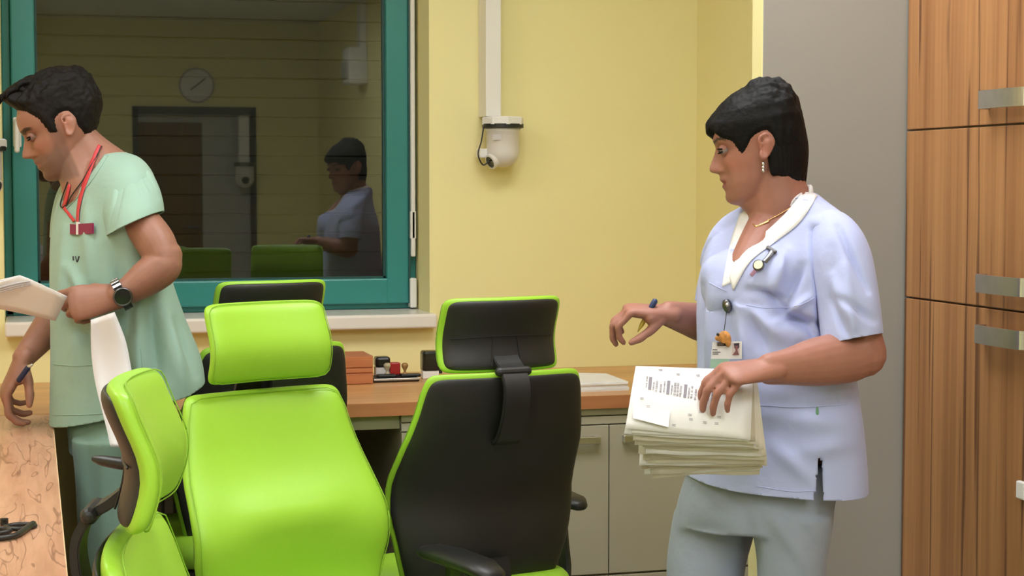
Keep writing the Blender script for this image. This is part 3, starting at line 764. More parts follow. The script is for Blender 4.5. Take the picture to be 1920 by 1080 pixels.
def ear(bm, Mh, sgn, wide=1.0, tilt=8):
    """ear on side sgn; Mh maps unit head -> world"""
    y0 = .318 * wide * sgn
    out = Vector((-.30, sgn * 1.0, 0)).normalized()
    fw = Vector((1, sgn * .30, 0)).normalized() * 1.25
    T_ = Matrix.Rotation(R(-tilt), 3, 'Y')
    def P(a, b_, o): return Vector((-.035, y0, .470)) + T_ @ (fw * a + Vector((0, 0, b_))) * .78 + out * o * .85
    hel = [(.030, .02), (.045, .06), (.035, .105), (-.01, .132), (-.06, .115), (-.085, .06), (-.08, 0), (-.05, -.065), (-.02, -.105), (.01, -.125), (.03, -.105), (.032, -.06)]
    pts = [Mh @ P(a, b_, .045) for a, b_ in hel]; s = Mh.to_scale().x
    tube(bm, pts, [.013 * s, .014 * s, .015 * s, .016 * s, .016 * s, .015 * s, .014 * s, .015 * s, .02 * s, .022 * s, .02 * s, .014 * s], 8, n=3)
    tube(bm, [Mh @ P(*q) for q in ((-.035, .04, .02), (-.035, -.02, .02), (-.01, -.09, .03))], [.05 * s, .045 * s, .025 * s], 8, n=2)
    tube(bm, [Mh @ P(*q) for q in ((-.06, .05, .035), (-.03, .055, .04), (.0, .09, .04))], [.012 * s] * 3, 8, n=2)
    tube(bm, [Mh @ P(*q) for q in ((.028, -.03, .035), (.03, -.005, .035))], [.015 * s] * 2, 8, n=2)
def head_matrix(ear_w, f, u, H):
    """f: face direction, u: up; ear canal (0,.32?,.44) side handled by caller (centre of the head at y=0)"""
    x = f.normalized(); z = (u - x * u.dot(x)).normalized(); y = z.cross(x)
    m = Matrix(((x.x, y.x, z.x, 0), (x.y, y.y, z.y, 0), (x.z, y.z, z.z, 0), (0, 0, 0, 1)))
    m = m @ Matrix.Scale(H, 4)
    o = Vector(ear_w) - (m.to_3x3() @ Vector((-.02, 0, .44)))
    return Matrix.Translation(o) @ m
def inpoly(x, y, poly):
    x = np.asarray(x, float); y = np.asarray(y, float); c = np.zeros(x.shape, bool)
    for (x0, y0), (x1, y1) in zip(poly, poly[1:] + poly[:1]):
        if y0 == y1: continue
        t = ((y0 > y) != (y1 > y)) & (x < (x1 - x0) * (y - y0) / (y1 - y0) + x0); c ^= t
    return c
def polydist(x, y, poly, closed=True):
    x = np.asarray(x, float); y = np.asarray(y, float); best = np.full(x.shape, 1e9)
    for (x0, y0), (x1, y1) in zip(poly, poly[1:] + (poly[:1] if closed else [])) if closed else zip(poly[:-1], poly[1:]):
        dx, dy = x1 - x0, y1 - y0; L = dx * dx + dy * dy + 1e-12
        t = np.clip(((x - x0) * dx + (y - y0) * dy) / L, 0, 1)
        best = np.minimum(best, np.hypot(x - x0 - t * dx, y - y0 - t * dy))
    return best
def hair_bm(hd, Mh, poly, thick, strand, soft=.035, n_az=200, n_el=120, centre=(-.02, 0, .52), inner=.02):
    """hair volume laid over the unit head mesh hd. poly: hair outline in side view (x,z)."""
    bvh = BVHTree.FromBMesh(hd); C = Vector(centre)
    bm = bmesh.new(); G = []
    for j in range(n_el + 1):
        el = -math.pi * .38 + (math.pi * .88) * j / n_el
        row = []
        for i in range(n_az):
            az = 2 * math.pi * i / n_az
            d = Vector((math.cos(el) * math.cos(az), math.cos(el) * math.sin(az), math.sin(el)))
            h = bvh.ray_cast(C, d)
            p = h[0] if h[0] is not None else C + d * .3
            row.append((p, d))
        G.append(row)
    P = np.array([[tuple(p) for p, d in r] for r in G]); D = np.array([[tuple(d) for p, d in r] for r in G])
    X, Y_, Z = P[..., 0], P[..., 1], P[..., 2]
    ins = inpoly(X, Z, poly); ds = polydist(X, Z, poly) * np.where(ins, 1, -1)
    jit = np.array([[noise.noise(Vector((p[0] * 14 + 3, p[1] * 14, p[2] * 4))) for p in r] for r in P]) * .012
    T = smoothstep(-.002, soft, ds + jit) * thick(X, Y_, Z)
    st = np.array([[strand(p) for p in r] for r in P])
    off = np.where(ds + jit > -.004, T * (1 + st) , -inner)
    Q = P + D * off[..., None]
    V = [[bm.verts.new(Mh @ Vector(q)) for q in r] for r in Q]
    for j in range(n_el):
        for i in range(n_az):
            k = (i + 1) % n_az
            bm.faces.new((V[j][i], V[j][k], V[j + 1][k], V[j + 1][i]))
    bm.faces.new(V[-1])
    kill = [f for f in bm.faces if all((off[v] <= -inner + 1e-6) for v in [])]
    # drop faces that lie wholly under the skin
    flat = off.reshape(-1); bm.verts.index_update()
    dead = [f for f in bm.faces if all(v.index < flat.size and flat[v.index] < 0 for v in f.verts)]
    bmesh.ops.delete(bm, geom=dead, context='FACES')
    bmesh.ops.recalc_face_normals(bm, faces=bm.faces)
    return bm
def hand(bm, wrist, d, n, left, curls, sc=1.0, wr=.026, thumb=(.5, .75, .25), tcurl=20, spread=4.0, rad=1.0, palm_t=.013):
    """adds palm + five fingers to bm. d: wrist->knuckles, n: out of the palm."""
    d = d.normalized(); n = (n - d * n.dot(d)).normalized()
    s = n.cross(d) if left else -n.cross(d)        # towards the thumb
    W = Vector(wrist)
    rings_p = [W - d * .012, W + d * .012, W + d * .045 * sc, W + d * .080 * sc, W + d * .093 * sc]
    tube(bm, rings_p, [(wr, wr * .72), (wr * 1.08, wr * .7), (.036 * sc, .0165 * sc), (.039 * sc, .0145 * sc), (.036 * sc, .011 * sc)], 20, side=s, n=4)
    tube(bm, [W + d * .012 + s * .012 + n * .004, W + d * .045 * sc + s * .026 * sc + n * .008], [.015 * sc, .014 * sc], 12, n=2)
    L = [(.043, .026, .021), (.048, .030, .022), (.044, .028, .022), (.035, .021, .019)]
    lat = [.029, .0100, -.0095, -.0275]; fwd_ = [.088, .092, .088, .080]
    rr = [.0088, .0092, .0088, .0077]
    tips = []
    for i in range(4):
        p = W + d * (fwd_[i] - .022) * sc + s * lat[i] * sc
        sp = R(spread * (1.5 - i)); a = 0.0; pts = [p, W + d * fwd_[i] * sc + s * lat[i] * sc]
        for j in range(3):
            a += R(curls[i][j])
            dirv = (d * math.cos(a) + n * math.sin(a)); dirv = (dirv + s * math.sin(sp) * math.cos(a)).normalized()
            pts.append(pts[-1] + dirv * L[i][j] * sc)
        r0 = rr[i] * sc * rad
        C = [pts[0], pts[1], (pts[1] + pts[2]) / 2, pts[2], (pts[2] + pts[3]) / 2, pts[3], pts[4] - (pts[4] - pts[3]).normalized() * r0 * .6]
        tube(bm, C, [r0 * 1.05, r0 * 1.06, r0 * .93, r0 * .97, r0 * .85, r0 * .88, r0 * .70], 12, n=3)
        tips.append((pts[4], (pts[4] - pts[3]).normalized(), r0))
    # thumb
    td = (d * thumb[0] + s * thumb[1] + n * thumb[2]).normalized()
    p0 = W + d * .016 * sc + s * .016 * sc + n * .006; p1 = p0 + td * .040 * sc
    d2 = (td * math.cos(R(tcurl)) + d * math.sin(R(tcurl))).normalized(); p2 = p1 + d2 * .032 * sc
    d3 = (td * math.cos(R(2 * tcurl)) + d * math.sin(R(2 * tcurl))).normalized(); p3 = p2 + d3 * .022 * sc
    tube(bm, [p0, p1, (p1 + p2) / 2, p2, p3], [.015 * sc, .0115 * sc * rad, .0098 * sc * rad, .0102 * sc * rad, .0072 * sc * rad], 12, n=3)
    return tips
def view_ring(yl, yr, xl, xr, d, rd, seg=40, p=1.0, dl=0.0):
    """horizontal ring spanning pixels xl..xr at camera depth d, depth radius rd"""
    a, c = at(xl, yl, d + dl), at(xr, yr, d - dl); m = (a + c) / 2; h = (c - a) / 2; out = []
    for k in range(seg):
        t = 2 * math.pi * k / seg; cs, sn = math.cos(t), math.sin(t)
        cs = math.copysign(abs(cs) ** p, cs); sn = math.copysign(abs(sn) ** p, sn)
        out.append(m + h * cs + FH * (rd * sn))
    return out
def rings_loft(bm, spec, seg=40, p=.9, steps=3):
    S_ = catmull(spec, steps)
    loft(bm, [view_ring(*s[:6], seg=seg, p=p, dl=s[6] if len(s) > 6 else 0.0) for s in S_])
def crease(me, lines, nz=0.004, nscale=(7, 7, 3), seed=0.0, facing=True):
    """cloth relief: soft noise plus modelled creases / ridges along lines given where they lie"""
    V = verts_np(me); nr = np.empty(len(me.vertices) * 3); me.vertices.foreach_get('normal', nr); nr = nr.reshape(-1, 3)
    px, py, dd = proj(V)
    view = V - np.array(CAM); view /= np.linalg.norm(view, axis=1)[:, None]
    face = smoothstep(-.1, .5, -(nr * view).sum(1))
    off = np.zeros(len(V))
    for (x0, y0, x1, y1, w_, h_) in lines:
        dx, dy = x1 - x0, y1 - y0; L = dx * dx + dy * dy
        t = ((px - x0) * dx + (py - y0) * dy) / L; tc = np.clip(t, 0, 1)
        dist = np.hypot(px - x0 - tc * dx, py - y0 - tc * dy)
        env = np.exp(-(dist / w_) ** 2) * (1 - .6 * np.abs(2 * tc - 1) ** 2)
        off += h_ * env * face
    if nz:
        off += np.array([noise.noise(Vector((v[0] * nscale[0] + seed, v[1] * nscale[1], v[2] * nscale[2]))) for v in V]) * nz
    V2 = V + nr * off[:, None]
    me.vertices.foreach_set('co', V2.reshape(-1)); me.update()
def cut_plane(bm, co, no, near=None, rad=.12):
    """bisect (locally) and remove the side towards no"""
    co, no = Vector(co), Vector(no).normalized()
    fs = [f for f in bm.faces if near is None or (f.calc_center_median() - Vector(near)).length < rad]
    g = list({v for f in fs for v in f.verts}) + list({e_ for f in fs for e_ in f.edges}) + fs
    bmesh.ops.bisect_plane(bm, geom=g, plane_co=co, plane_no=no, clear_outer=True, dist=1e-6)
def del_px(bm, poly, front=True, test=None):
    fs = list(bm.faces); C = np.array([tuple(f.calc_center_median()) for f in fs]); px, py, d = proj(C)
    ins = inpoly(px, py, poly); kill = []
    for f, k, c in zip(fs, ins, C):
        if k and (not front or f.normal.dot(Vector(c) - CAM) < 0) and (test is None or test(Vector(c))): kill.append(f)
    bmesh.ops.delete(bm, geom=kill, context='FACES')
def solid(bm, th=.0025):
    return baked(bm, [('SOLIDIFY', dict(thickness=th, offset=-1.0))])
def relax_rim(bm, test, it=12):
    for _ in range(it):
        new = {}
        for v in bm.verts:
            if v.is_boundary and test(v.co):
                nb = [e_.other_vert(v) for e_ in v.link_edges if e_.is_boundary]
                if len(nb) == 2: new[v] = v.co * .4 + (nb[0].co + nb[1].co) * .3
        for v, c in new.items(): v.co = c
class Surf:
    def __init__(self, me):
        bm = from_mesh(me); self.b = BVHTree.FromBMesh(bm); bm.free()
    def hit(self, px, py, lift=0.0):
        r = ray(px, py).normalized(); h = self.b.ray_cast(CAM, r)
        if h[0] is None: return None, None
        n_ = h[1] if h[1].dot(r) < 0 else -h[1]
        return h[0] + n_ * lift, n_
def ribbon(surf, A, B, lift=.002, n=8, m=4, th=.002, fallback=3.42):
    """cloth band between two pixel polylines laid on a surface"""
    CA, CB = catmull(A, n), catmull(B, n); bm = bmesh.new(); G = []; last = None
    for a, c in zip(CA, CB):
        row = []
        for k in range(m + 1):
            q = a + (c - a) * k / m; p, nn = surf.hit(q[0], q[1], lift)
            if p is None: p = at(q[0], q[1], fallback if last is None else (last - CAM).dot(FW))
            last = p
            row.append(bm.verts.new(p))
        G.append(row)
    for r0, r1 in zip(G[:-1], G[1:]):
        for k in range(m):
            f = bm.faces.new((r0[k], r0[k + 1], r1[k + 1], r1[k]))
    bm.normal_update()
    if sum(f.normal.dot(f.calc_center_median() - CAM) for f in bm.faces) > 0: bmesh.ops.reverse_faces(bm, faces=bm.faces)
    for _ in range(2): bmesh.ops.smooth_vert(bm, verts=[v for v in bm.verts if not v.is_boundary], factor=.5, use_axis_x=True, use_axis_y=True, use_axis_z=True)
    return solid(bm, th)
def line_on(surf, pts, r, lift=.001, n=6, seg=6, flat=None):
    bm = bmesh.new(); P = []
    for q in catmull(pts, n):
        p, nn = surf.hit(q[0], q[1], lift)
        if p is not None: P.append(p)
    tube(bm, P, [(flat or r, r)] * len(P), seg, n=1); return bm
def tint(me, fn):
    V = verts_np(me); c = fn(V); a = me.color_attributes.new('tint', 'FLOAT_COLOR', 'POINT')
    a.data.foreach_set('color', np.concatenate([c, np.ones((len(c), 1))], 1).reshape(-1).astype(np.float32))
def gauss(u, c, s): return np.exp(-((u - c) / s) ** 2)
def face_tint(Mh, base, lip, brow, cheek, stub=None, wide=1.0, xs=1.0, lipw=1.0, browz=.578, browt=.014):
    Mi = np.array(Mh.inverted())
    def fn(V):
        L = V @ Mi[:3, :3].T + Mi[:3, 3]; x, y, z = L[:, 0] / xs, np.abs(L[:, 1]), L[:, 2]
        c = np.tile(np.array(base), (len(V), 1))
        inh = (z > -.05) & (z < 1.1) & (np.abs(x) < .7) & (y < .5)
        def mix(m, col): 
            mm = (np.clip(m, 0, 1) * inh)[:, None]; return c * (1 - mm) + np.array(col) * mm
        if stub is not None:
            m = smoothstep(.05, .14, x) * (1 - smoothstep(.25, .33, z - .20 * (1 - smoothstep(.05, .22, x)))) * smoothstep(-.10, .0, z)
            m = np.maximum(m, smoothstep(.02, .06, x) * (1 - smoothstep(.14, .2, x)) * (1 - smoothstep(.45, .55, z)) * smoothstep(-.1, 0, z) * .8)
            c = mix(m * .75, stub)
        c = mix(.5 * gauss(z, .38, .08) * gauss(y, .2, .09) * (x > .05), cheek)
        c = mix(.45 * gauss(x, -.05, .07) * gauss(z, .46, .1) * (y > .3), cheek)
        c = mix(smoothstep(.32, .36, x) * gauss(z, .212, .026 * lipw) ** .6 * (y < .11) * (gauss(z, .212, .03) > .25) * .85, lip)
        c = mix((smoothstep(.28, .33, x)) * (np.abs(z - (browz + .02 * smoothstep(.08, .2, y) - .025 * smoothstep(.2, .27, y))) < browt) * (y > .05) * (y < .27) * .92, brow)
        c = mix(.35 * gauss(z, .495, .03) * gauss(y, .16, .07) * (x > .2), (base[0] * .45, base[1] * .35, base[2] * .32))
        return c
    return fn
def eye_parts(Mh, par, wide, xs, close=.35, yy=.150, xx=.330, zz=.497, sides=(1, -1), lidm=None, lid_top=-.06):
    for sg in sides:
        b = bmesh.new(); c = Mh @ Vector((xx * xs, sg * yy * wide, zz)); s = Mh.to_scale().x
        ellipsoid(b, c, .050 * s, .050 * s, .050 * s); e_ = obj('eyeball', b, M['eye'], par, True)
        dv = (Mh.to_3x3() @ Vector((1, sg * .12, -.18))).normalized()
        b = bmesh.new(); ellipsoid(b, c + dv * .030 * s, .026 * s, .026 * s, .026 * s); obj('iris', b, M['iris'], e_, True)
        # skin lids over the upper and lower part of the ball
        b2 = bmesh.new(); R3 = Mh.to_3x3().normalized(); bmesh.ops.create_uvsphere(b2, u_segments=24, v_segments=18, radius=1)
        dead = [v for v in b2.verts if -.34 < v.co.z + .12 * v.co.x < lid_top + .22 * (1 - abs(v.co.y))]
        bmesh.ops.delete(b2, geom=dead, context='VERTS')
        for v in b2.verts: v.co = c + R3 @ (v.co * (.0545 * s))
        obj('eyelid', b2, lidm or M['eye'], e_, True)
        # lash lines
        b = bmesh.new()
        for up_, (dz, rr_) in ((1, (.014 + (lid_top + .06) * .05, .0585)), (-1, (-.022, .0565))):
            P = []
            for a in np.linspace(-65, 65, 9):
                q = Vector((math.cos(R(a)) * .057, sg * math.sin(R(a)) * .060, dz * math.cos(R(a)) ** .5)); P.append(Mh @ (Vector((xx * xs, sg * yy * wide, zz)) + q))
            tube(b, P, [.0075 * s] * 9, 6, n=2)
        obj('eyelashes', b, M['hair'], e_, True)

# ------------------------------------------------------------------ the woman
def woman():
    D0 = 3.45
    root = empty('person', (at(1440, 900, D0).x, at(1440, 900, D0).y, 0))
    tag(root, 'person with short black hair in a pale blue tunic holding a thick paper bundle', 'person')
    # directions of view space
    L_ = -RX; A_ = FH; V3 = lambda r, f, z: RX * r + FH * f + UZ * z
    # ---- head
    H = .2235
    f = (L_ * math.cos(R(8)) + A_ * math.sin(R(8))); ph = R(9)
    fdir = f * math.cos(ph) - UZ * math.sin(ph); udir = UZ * math.cos(ph) + f * math.sin(ph)
    wide, xs = 1.03, .89
    Mh = head_matrix(at(1428, 283, D0), fdir, udir, H)
    hd = head_bm(xs, 1.12, wide, 1.0, .035)
    body = bmesh.new()
    h2 = hd.copy(); bmesh.ops.transform(h2, matrix=Mh, verts=h2.verts); merge(body, h2)
    ear(body, Mh, 1, wide, 6); ear(body, Mh, -1, wide, 6)
    # neck, chin pad
    tube(body, [at(1448, 300, D0), at(1452, 345, D0), at(1462, 385, D0 + .0), at(1470, 430, D0)], [(.058, .058), (.060, .058), (.064, .060), (.068, .058)], 24, side=RX)
    tube(body, [at(1398, 360, D0), at(1425, 372, D0), at(1450, 385, D0)], [.030, .042, .05], 16)
    # trunk under the tunic
    rings_loft(body, [(395, 395, 1425, 1530, D0, .055, 0), (415, 415, 1385, 1565, D0, .085, .06), (440, 440, 1362, 1570, D0, .10, .08), (480, 480, 1345, 1575, D0, .12, .08), (560, 560, 1335, 1560, D0, .105, .05), (700, 700, 1335, 1570, D0, .105, .03), (860, 860, 1325, 1560, D0, .10, .03), (920, 920, 1335, 1545, D0, .08, .03)])
    # chest within the V
    tube(body, [at(1468, 400, D0 + .01), at(1444, 435, D0 - .02), at(1404, 500, D0 - .075)], [(.05, .045), (.05, .045), (.04, .04)], 16, side=RX)
    # legs
    for x0, x1, d in ((1480, 1482, D0 - .06), (1340, 1325, D0 + .06)):
        hp = at(x0, 890, d); kn = at(x1, 1180, d); ft = Vector((kn.x + .01, kn.y, .08))
        tube(body, [hp, at((x0 + x1) / 2, 1030, d), kn, Vector((kn.x, kn.y, .3)), ft], [.05, .055, .045, .042, .035], 16)
        tube(body, [ft + UZ * -.03, ft + L_ * .09 + UZ * -.045, ft + L_ * .15 + UZ * -.05], [(.035, .03), (.038, .026), (.03, .02)], 12, side=UZ)
    # left (near) arm
    sh, el, wr = at(1560, 480, 3.33), at(1618, 664, 3.27), at(1440, 692, 3.165)
    tube(body, [sh, at(1592, 560, 3.28), el], [.036, .040, .044], 20, n=5)
    tube(body, [at(1612, 655, 3.27), at(1590, 668, 3.26), at(1530, 679, 3.225), at(1474, 688, 3.185), wr], [(.047, .047), (.049, .047), (.045, .041), (.033, .028), (.0285, .022)], 20, side=UZ, n=5)
    tl = hand(body, wr + L_ * -.004, V3(-.86, -.36, -.06), V3(.10, .42, -.85), True, [(42, 34, 18), (46, 32, 16), (50, 30, 16), (54, 30, 16)], .93, .027, (.75, .25, .6), 8, 2.5, 1.0)
    # right (far) arm
    tube(body, [at(1385, 480, 3.58), at(1352, 540, 3.625), at(1342, 606, 3.62)], [.034, .036, .042], 18)
    wr2 = at(1252, 588, 3.52)
    tube(body, [at(1345, 608, 3.62), at(1320, 606, 3.60), at(1290, 598, 3.56), wr2], [(.042, .042), (.040, .038), (.034, .030), (.026, .021)], 18, side=UZ)
    hand(body, wr2, V3(-.95, -.10, .10), V3(-.10, .15, -.98), False, [(52, 52, 30), (50, 46, 28), (46, 44, 26), (50, 46, 26)], .88, .025, (.62, .38, .75), 18, 3.5, 1.0)
    me = remesh(body, .0028, 3, .5)
    base = (0.375, 0.165, 0.12)
    ft = face_tint(Mh, base, (.25, .05, .05), (.03, .02, .016), (.52, .19, .14), None, wide, xs, 1.0)
    tint(me, ft)
    bo = obj('body', me, skin_mat('woman_skin', base), root, True)
    eye_parts(Mh, bo, wide, xs, lidm=mat('eyelid_skin', (.36, .16, .115, 1), .5))
    # ---- hair
    poly = [(.50, .60), (.44, .585), (.40, .60), (.355, .645), (.30, .60), (.21, .555), (.175, .46), (.15, .43), (.115, .48), (.06, .545), (.0, .59), (-.09, .60), (-.13, .50), (-.135, .38), (-.15, .24), (-.15, .10), (-.60, .06), (-.70, .7), (-.4, 1.2), (.3, 1.2), (.62, .8)]
    def thick(X, Y_, Z):
        t = .026 + .034 * smoothstep(.72, .98, Z) * smoothstep(.06, -.10, X) + .030 * smoothstep(.20, .42, X) * smoothstep(.95, .7, Z)
        t = t + .055 * gauss(X, -.42, .16) * smoothstep(.62, .25, Z) + .02 * smoothstep(-.1, -.3, X)
        t = t + .04 * gauss(X, -.30, .14) * gauss(Z, .90, .12)
        t = t + .016 * smoothstep(.05, -.02, X) * smoothstep(.84, .96, Z) * smoothstep(.25, .1, np.abs(Y_))
        t = t * (1 - .45 * gauss(Z, .55, .16) * smoothstep(-.15, .05, X) * (X < .3))
        return t
    def strand(p):
        a = noise.noise(Vector((p[0] * 5 + p[2] * 6, p[1] * 34, (p[2] - p[0] * .6) * 5))); c = noise.noise(Vector((p[0] * 30, p[1] * 30, p[2] * 6 + 9)))
        return .28 * a + .16 * c + .25 * noise.noise(Vector((p[0] * 7, p[1] * 7 + 4, p[2] * 7)))
    hb = hair_bm(hd, Mh, poly, thick, strand)
    # nape hair and raised crown tuft
    ho = obj('hair', hb, M['hair'], root, True)
    b = bmesh.new()
    for k in range(27):
        an = R(-82 + 164 * k / 26); cs_, sn_ = math.cos(an), math.sin(an); jz = random.uniform(-.02, .02)
        P = [Vector((-.05 - .345 * cs_, .30 * sn_, .66)), Vector((-.05 - .345 * cs_, .315 * sn_, .42)), Vector((-.05 - .315 * cs_, .29 * sn_, .25)), Vector((-.05 - .30 * cs_, .25 * sn_, .12 + .10 * abs(sn_) ** 3 + jz))]
        tube(b, [Mh @ p for p in P], [.03 * H, .036 * H, .034 * H, .014 * H], 8, n=5)
    obj('nape_hair', remesh(b, .0022, 2), M['hair'], ho, True)
    # ---- tunic
    tn = bmesh.new()
    rings_loft(tn, [(368, 362, 1432, 1528, D0 + .005, .062, 0), (385, 380, 1412, 1552, D0, .085, .03), (410, 402, 1376, 1580, D0, .110, .09), (440, 436, 1345, 1600, D0, .128, .115), (480, 480, 1325, 1602, D0, .148, .10), (530, 530, 1310, 1598, D0, .158, .07), (590, 590, 1304, 1595, D0, .160, .05), (700, 700, 1305, 1606, D0, .160, .04), (800, 800, 1298, 1614, D0, .165, .03), (870, 870, 1284, 1618, D0, .168, .03), (960, 960, 1268, 1622, D0, .170, .03)], 48, .88)
    ellipsoid(tn, at(1446, 530, D0 - .072), .085, .085, .080); ellipsoid(tn, at(1378, 535, D0 - .035), .062, .075, .070)
    tube(tn, [at(1500, 420, D0 - .06), at(1545, 448, 3.36), at(1572, 490, 3.33)], [(.045, .06), (.052, .062), (.05, .06)], 24, side=RX)
    tube(tn, [at(1420, 425, D0 + .06), at(1382, 452, 3.57), at(1362, 490, 3.60)], [.05, .05, .05], 24)
    tme = remesh(tn, .0045, 6, .5)
    crease(tme, [(a_[0], a_[1], a_[2], a_[3], a_[4], a_[5] * 2.2) for a_ in [
        (1525, 430, 1552, 640, 9, -.016), (1552, 470, 1535, 560, 12, .008),             # sleeve seam
        (1440, 555, 1500, 610, 10, -.010), (1455, 590, 1545, 612, 9, -.010), (1405, 545, 1470, 560, 8, -.007),
        (1380, 560, 1480, 640, 16, .008), (1345, 545, 1330, 700, 18, .007), (1318, 540, 1312, 690, 12, -.006),
        (1575, 430, 1618, 520, 8, -.008), (1560, 500, 1600, 600, 14, .006), (1585, 520, 1640, 600, 10, -.005),
        (1420, 700, 1560, 730, 20, -.006), (1440, 780, 1600, 800, 22, .006), (1480, 640, 1600, 720, 18, -.006), (1500, 850, 1590, 830, 20, .006),
        (1455, 840, 1520, 900, 16, .005), (1475, 470, 1450, 545, 12, .008), (1500, 500, 1470, 570, 10, -.008), (1515, 560, 1460, 600, 8, .007), (1500, 600, 1540, 640, 9, -.007), (1410, 590, 1440, 660, 12, -.006), (1390, 580, 1400, 680, 12, .006), (1345, 440, 1318, 520, 10, .006)]], .009, (6, 6, 4), 2.0)
    surf = Surf(tme)
    tb = from_mesh(tme); bpy.data.meshes.remove(tme)
    # hem, a little lower in the middle; neck opening
    h1, h2_, h3 = at(1500, 935, D0 - .165), at(1621, 915, D0 - .03), at(1272, 884, D0 + .03)
    hn = (h2_ - h1).cross(h3 - h1); hn = -hn if hn.z > 0 else hn
    cut_plane(tb, h1, hn)
    Vpoly = [(1411, 384), (1388, 476), (1397, 480), (1450, 430), (1498, 384), (1512, 352), (1500, 340), (1430, 340)]
    del_px(tb, Vpoly, True)
    nk = at(1468, 395, D0)
    fs = [f_ for f_ in tb.faces if (Vector((f_.calc_center_median().x, f_.calc_center_median().y, 0)) - Vector((nk.x, nk.y, 0))).length < .060 and f_.calc_center_median().z > at(1468, 386, D0).z]
    bmesh.ops.delete(tb, geom=fs, context='FACES')
    # side slit
    del_px(tb, [(1534, 858), (1540, 858), (1547, 960), (1524, 960)], True)
    blue = cloth('pale_blue_cotton', (0.44, 0.49, 0.78, 1))
    to = obj('tunic', solid(tb, .0025), blue, root, True)
    def sleeve(pts, rad, hem_n, lines, seed):
        b = bmesh.new(); tube(b, pts, rad, 44, side=RX, n=8, round_ends=True)
        me_ = remesh(b, .004, 4); crease(me_, lines, .007, (8, 8, 5), seed)
        bb = from_mesh(me_); bpy.data.meshes.remove(me_); cut_plane(bb, pts[-2], hem_n); o_ = obj('sleeve', solid(bb, .0025), blue, to, True); return o_
    sleeve([at(1540, 436, 3.36), at(1562, 452, 3.335), at(1578, 490, 3.305), at(1591, 560, 3.28), at(1599, 636, 3.265), at(1604, 690, 3.262)], [(.040, .05), (.050, .062), (.0575, .068), (.057, .066), (.0585, .066), (.06, .066)], at(1604, 690, 3.262) - at(1596, 600, 3.27) + RX * .01,
           [(1560, 470, 1548, 620, 12, -.007), (1572, 425, 1628, 545, 7, -.013), (1560, 520, 1600, 610, 12, .010), (1575, 560, 1640, 600, 8, -.010), (1585, 500, 1604, 630, 10, .008), (1556, 560, 1590, 635, 8, -.008)], 1.0)
    sleeve([at(1398, 440, 3.56), at(1378, 462, 3.585), at(1358, 510, 3.61), at(1346, 568, 3.63), at(1343, 600, 3.63)], [.040, .047, .05, .05, .05], at(1343, 600, 3.63) - at(1358, 510, 3.61), [], 8.0)
    wcl = cloth('white_trim', (0.86, 0.85, 0.87, 1), .15)
    cb = obj('collar_band', ribbon(surf, [(1510, 358), (1470, 405), (1430, 442), (1387, 480), (1368, 520)], [(1532, 368), (1500, 418), (1450, 458), (1407, 492), (1376, 545)], .003), wcl, to, True); cb['label'] = 'white collar band'
    cb = obj('collar_band', ribbon(surf, [(1411, 386), (1400, 430), (1386, 482), (1372, 530)], [(1388, 402), (1372, 450), (1361, 500), (1354, 538)], .002), wcl, to, True); cb['label'] = 'white collar band'
    # back of the collar
    b = bmesh.new(); P = []
    for a in np.linspace(-25, 160, 18):
        P.append(at(1463, 374, D0) + RX * (.060 * math.cos(R(a)) ) + FH * (.058 * math.sin(R(a))) + UZ * (.016 * math.cos(R(a))))
    tube(b, P, [(.013, .004)] * 18, 8, side=UZ, n=1); cb = obj('collar_back', b, wcl, to, True); cb['label'] = 'white collar band'
    for nm, pts in (('bust_seam', [(1400, 572), (1440, 578), (1500, 572), (1545, 545)]), ('pocket_seam', [(1425, 760), (1500, 764), (1590, 758)]), ('pocket_seam', [(1330, 530), (1345, 538), (1362, 546)])):
        obj(nm, line_on(surf, pts, .0009, .0005), blue, to, True)
    obj('hem_fold', line_on(surf, [(1420, 912), (1480, 921), (1528, 920)], .001, .0005), blue, to, True)
    p, nn = surf.hit(1532, 773, .0015)
    b = bmesh.new(); ellipsoid(b, p, .003, .002, .010); obj('pocket_tag', b, mat('green_tag', (.15, .35, .2, 1), .6), to)
    # ---- trousers
    tr_ = bmesh.new()
    rings_loft(tr_, [(860, 860, 1300, 1590, D0, .13, .02), (930, 930, 1275, 1565, D0, .135, .03), (985, 985, 1262, 1560, D0, .125, .04)], 40, .9)
    for spec in ([(960, 960, 1264, 1425, D0 + .05, .088, 0), (1010, 1010, 1255, 1414, D0 + .05, .085, 0), (1080, 1080, 1249, 1396, D0 + .05, .082, 0), (1250, 1250, 1255, 1385, D0 + .05, .07, 0), (1560, 1560, 1262, 1376, D0 + .05, .062, 0), (1775, 1775, 1265, 1372, D0 + .05, .06, 0)],
                 [(960, 960, 1398, 1562, D0 - .06, .09, 0), (1010, 1010, 1412, 1556, D0 - .06, .086, 0), (1080, 1080, 1421, 1547, D0 - .06, .082, 0), (1250, 1250, 1422, 1545, D0 - .06, .07, 0), (1560, 1560, 1425, 1540, D0 - .06, .062, 0), (1750, 1750, 1428, 1536, D0 - .06, .06, 0)]):
        rings_loft(tr_, spec, 32, .95)
    trm = remesh(tr_, .006, 5)
    crease(trm, [(1440, 960, 1530, 1080, 14, .006), (1470, 950, 1545, 1040, 10, -.005), (1290, 990, 1370, 1000, 12, -.004), (1400, 960, 1412, 1050, 10, -.006)], .008, (7, 7, 3), 5.0)
    obj('trousers', trm, cloth('pale_blue_trousers', (0.29, 0.33, 0.41, 1)), root, True)
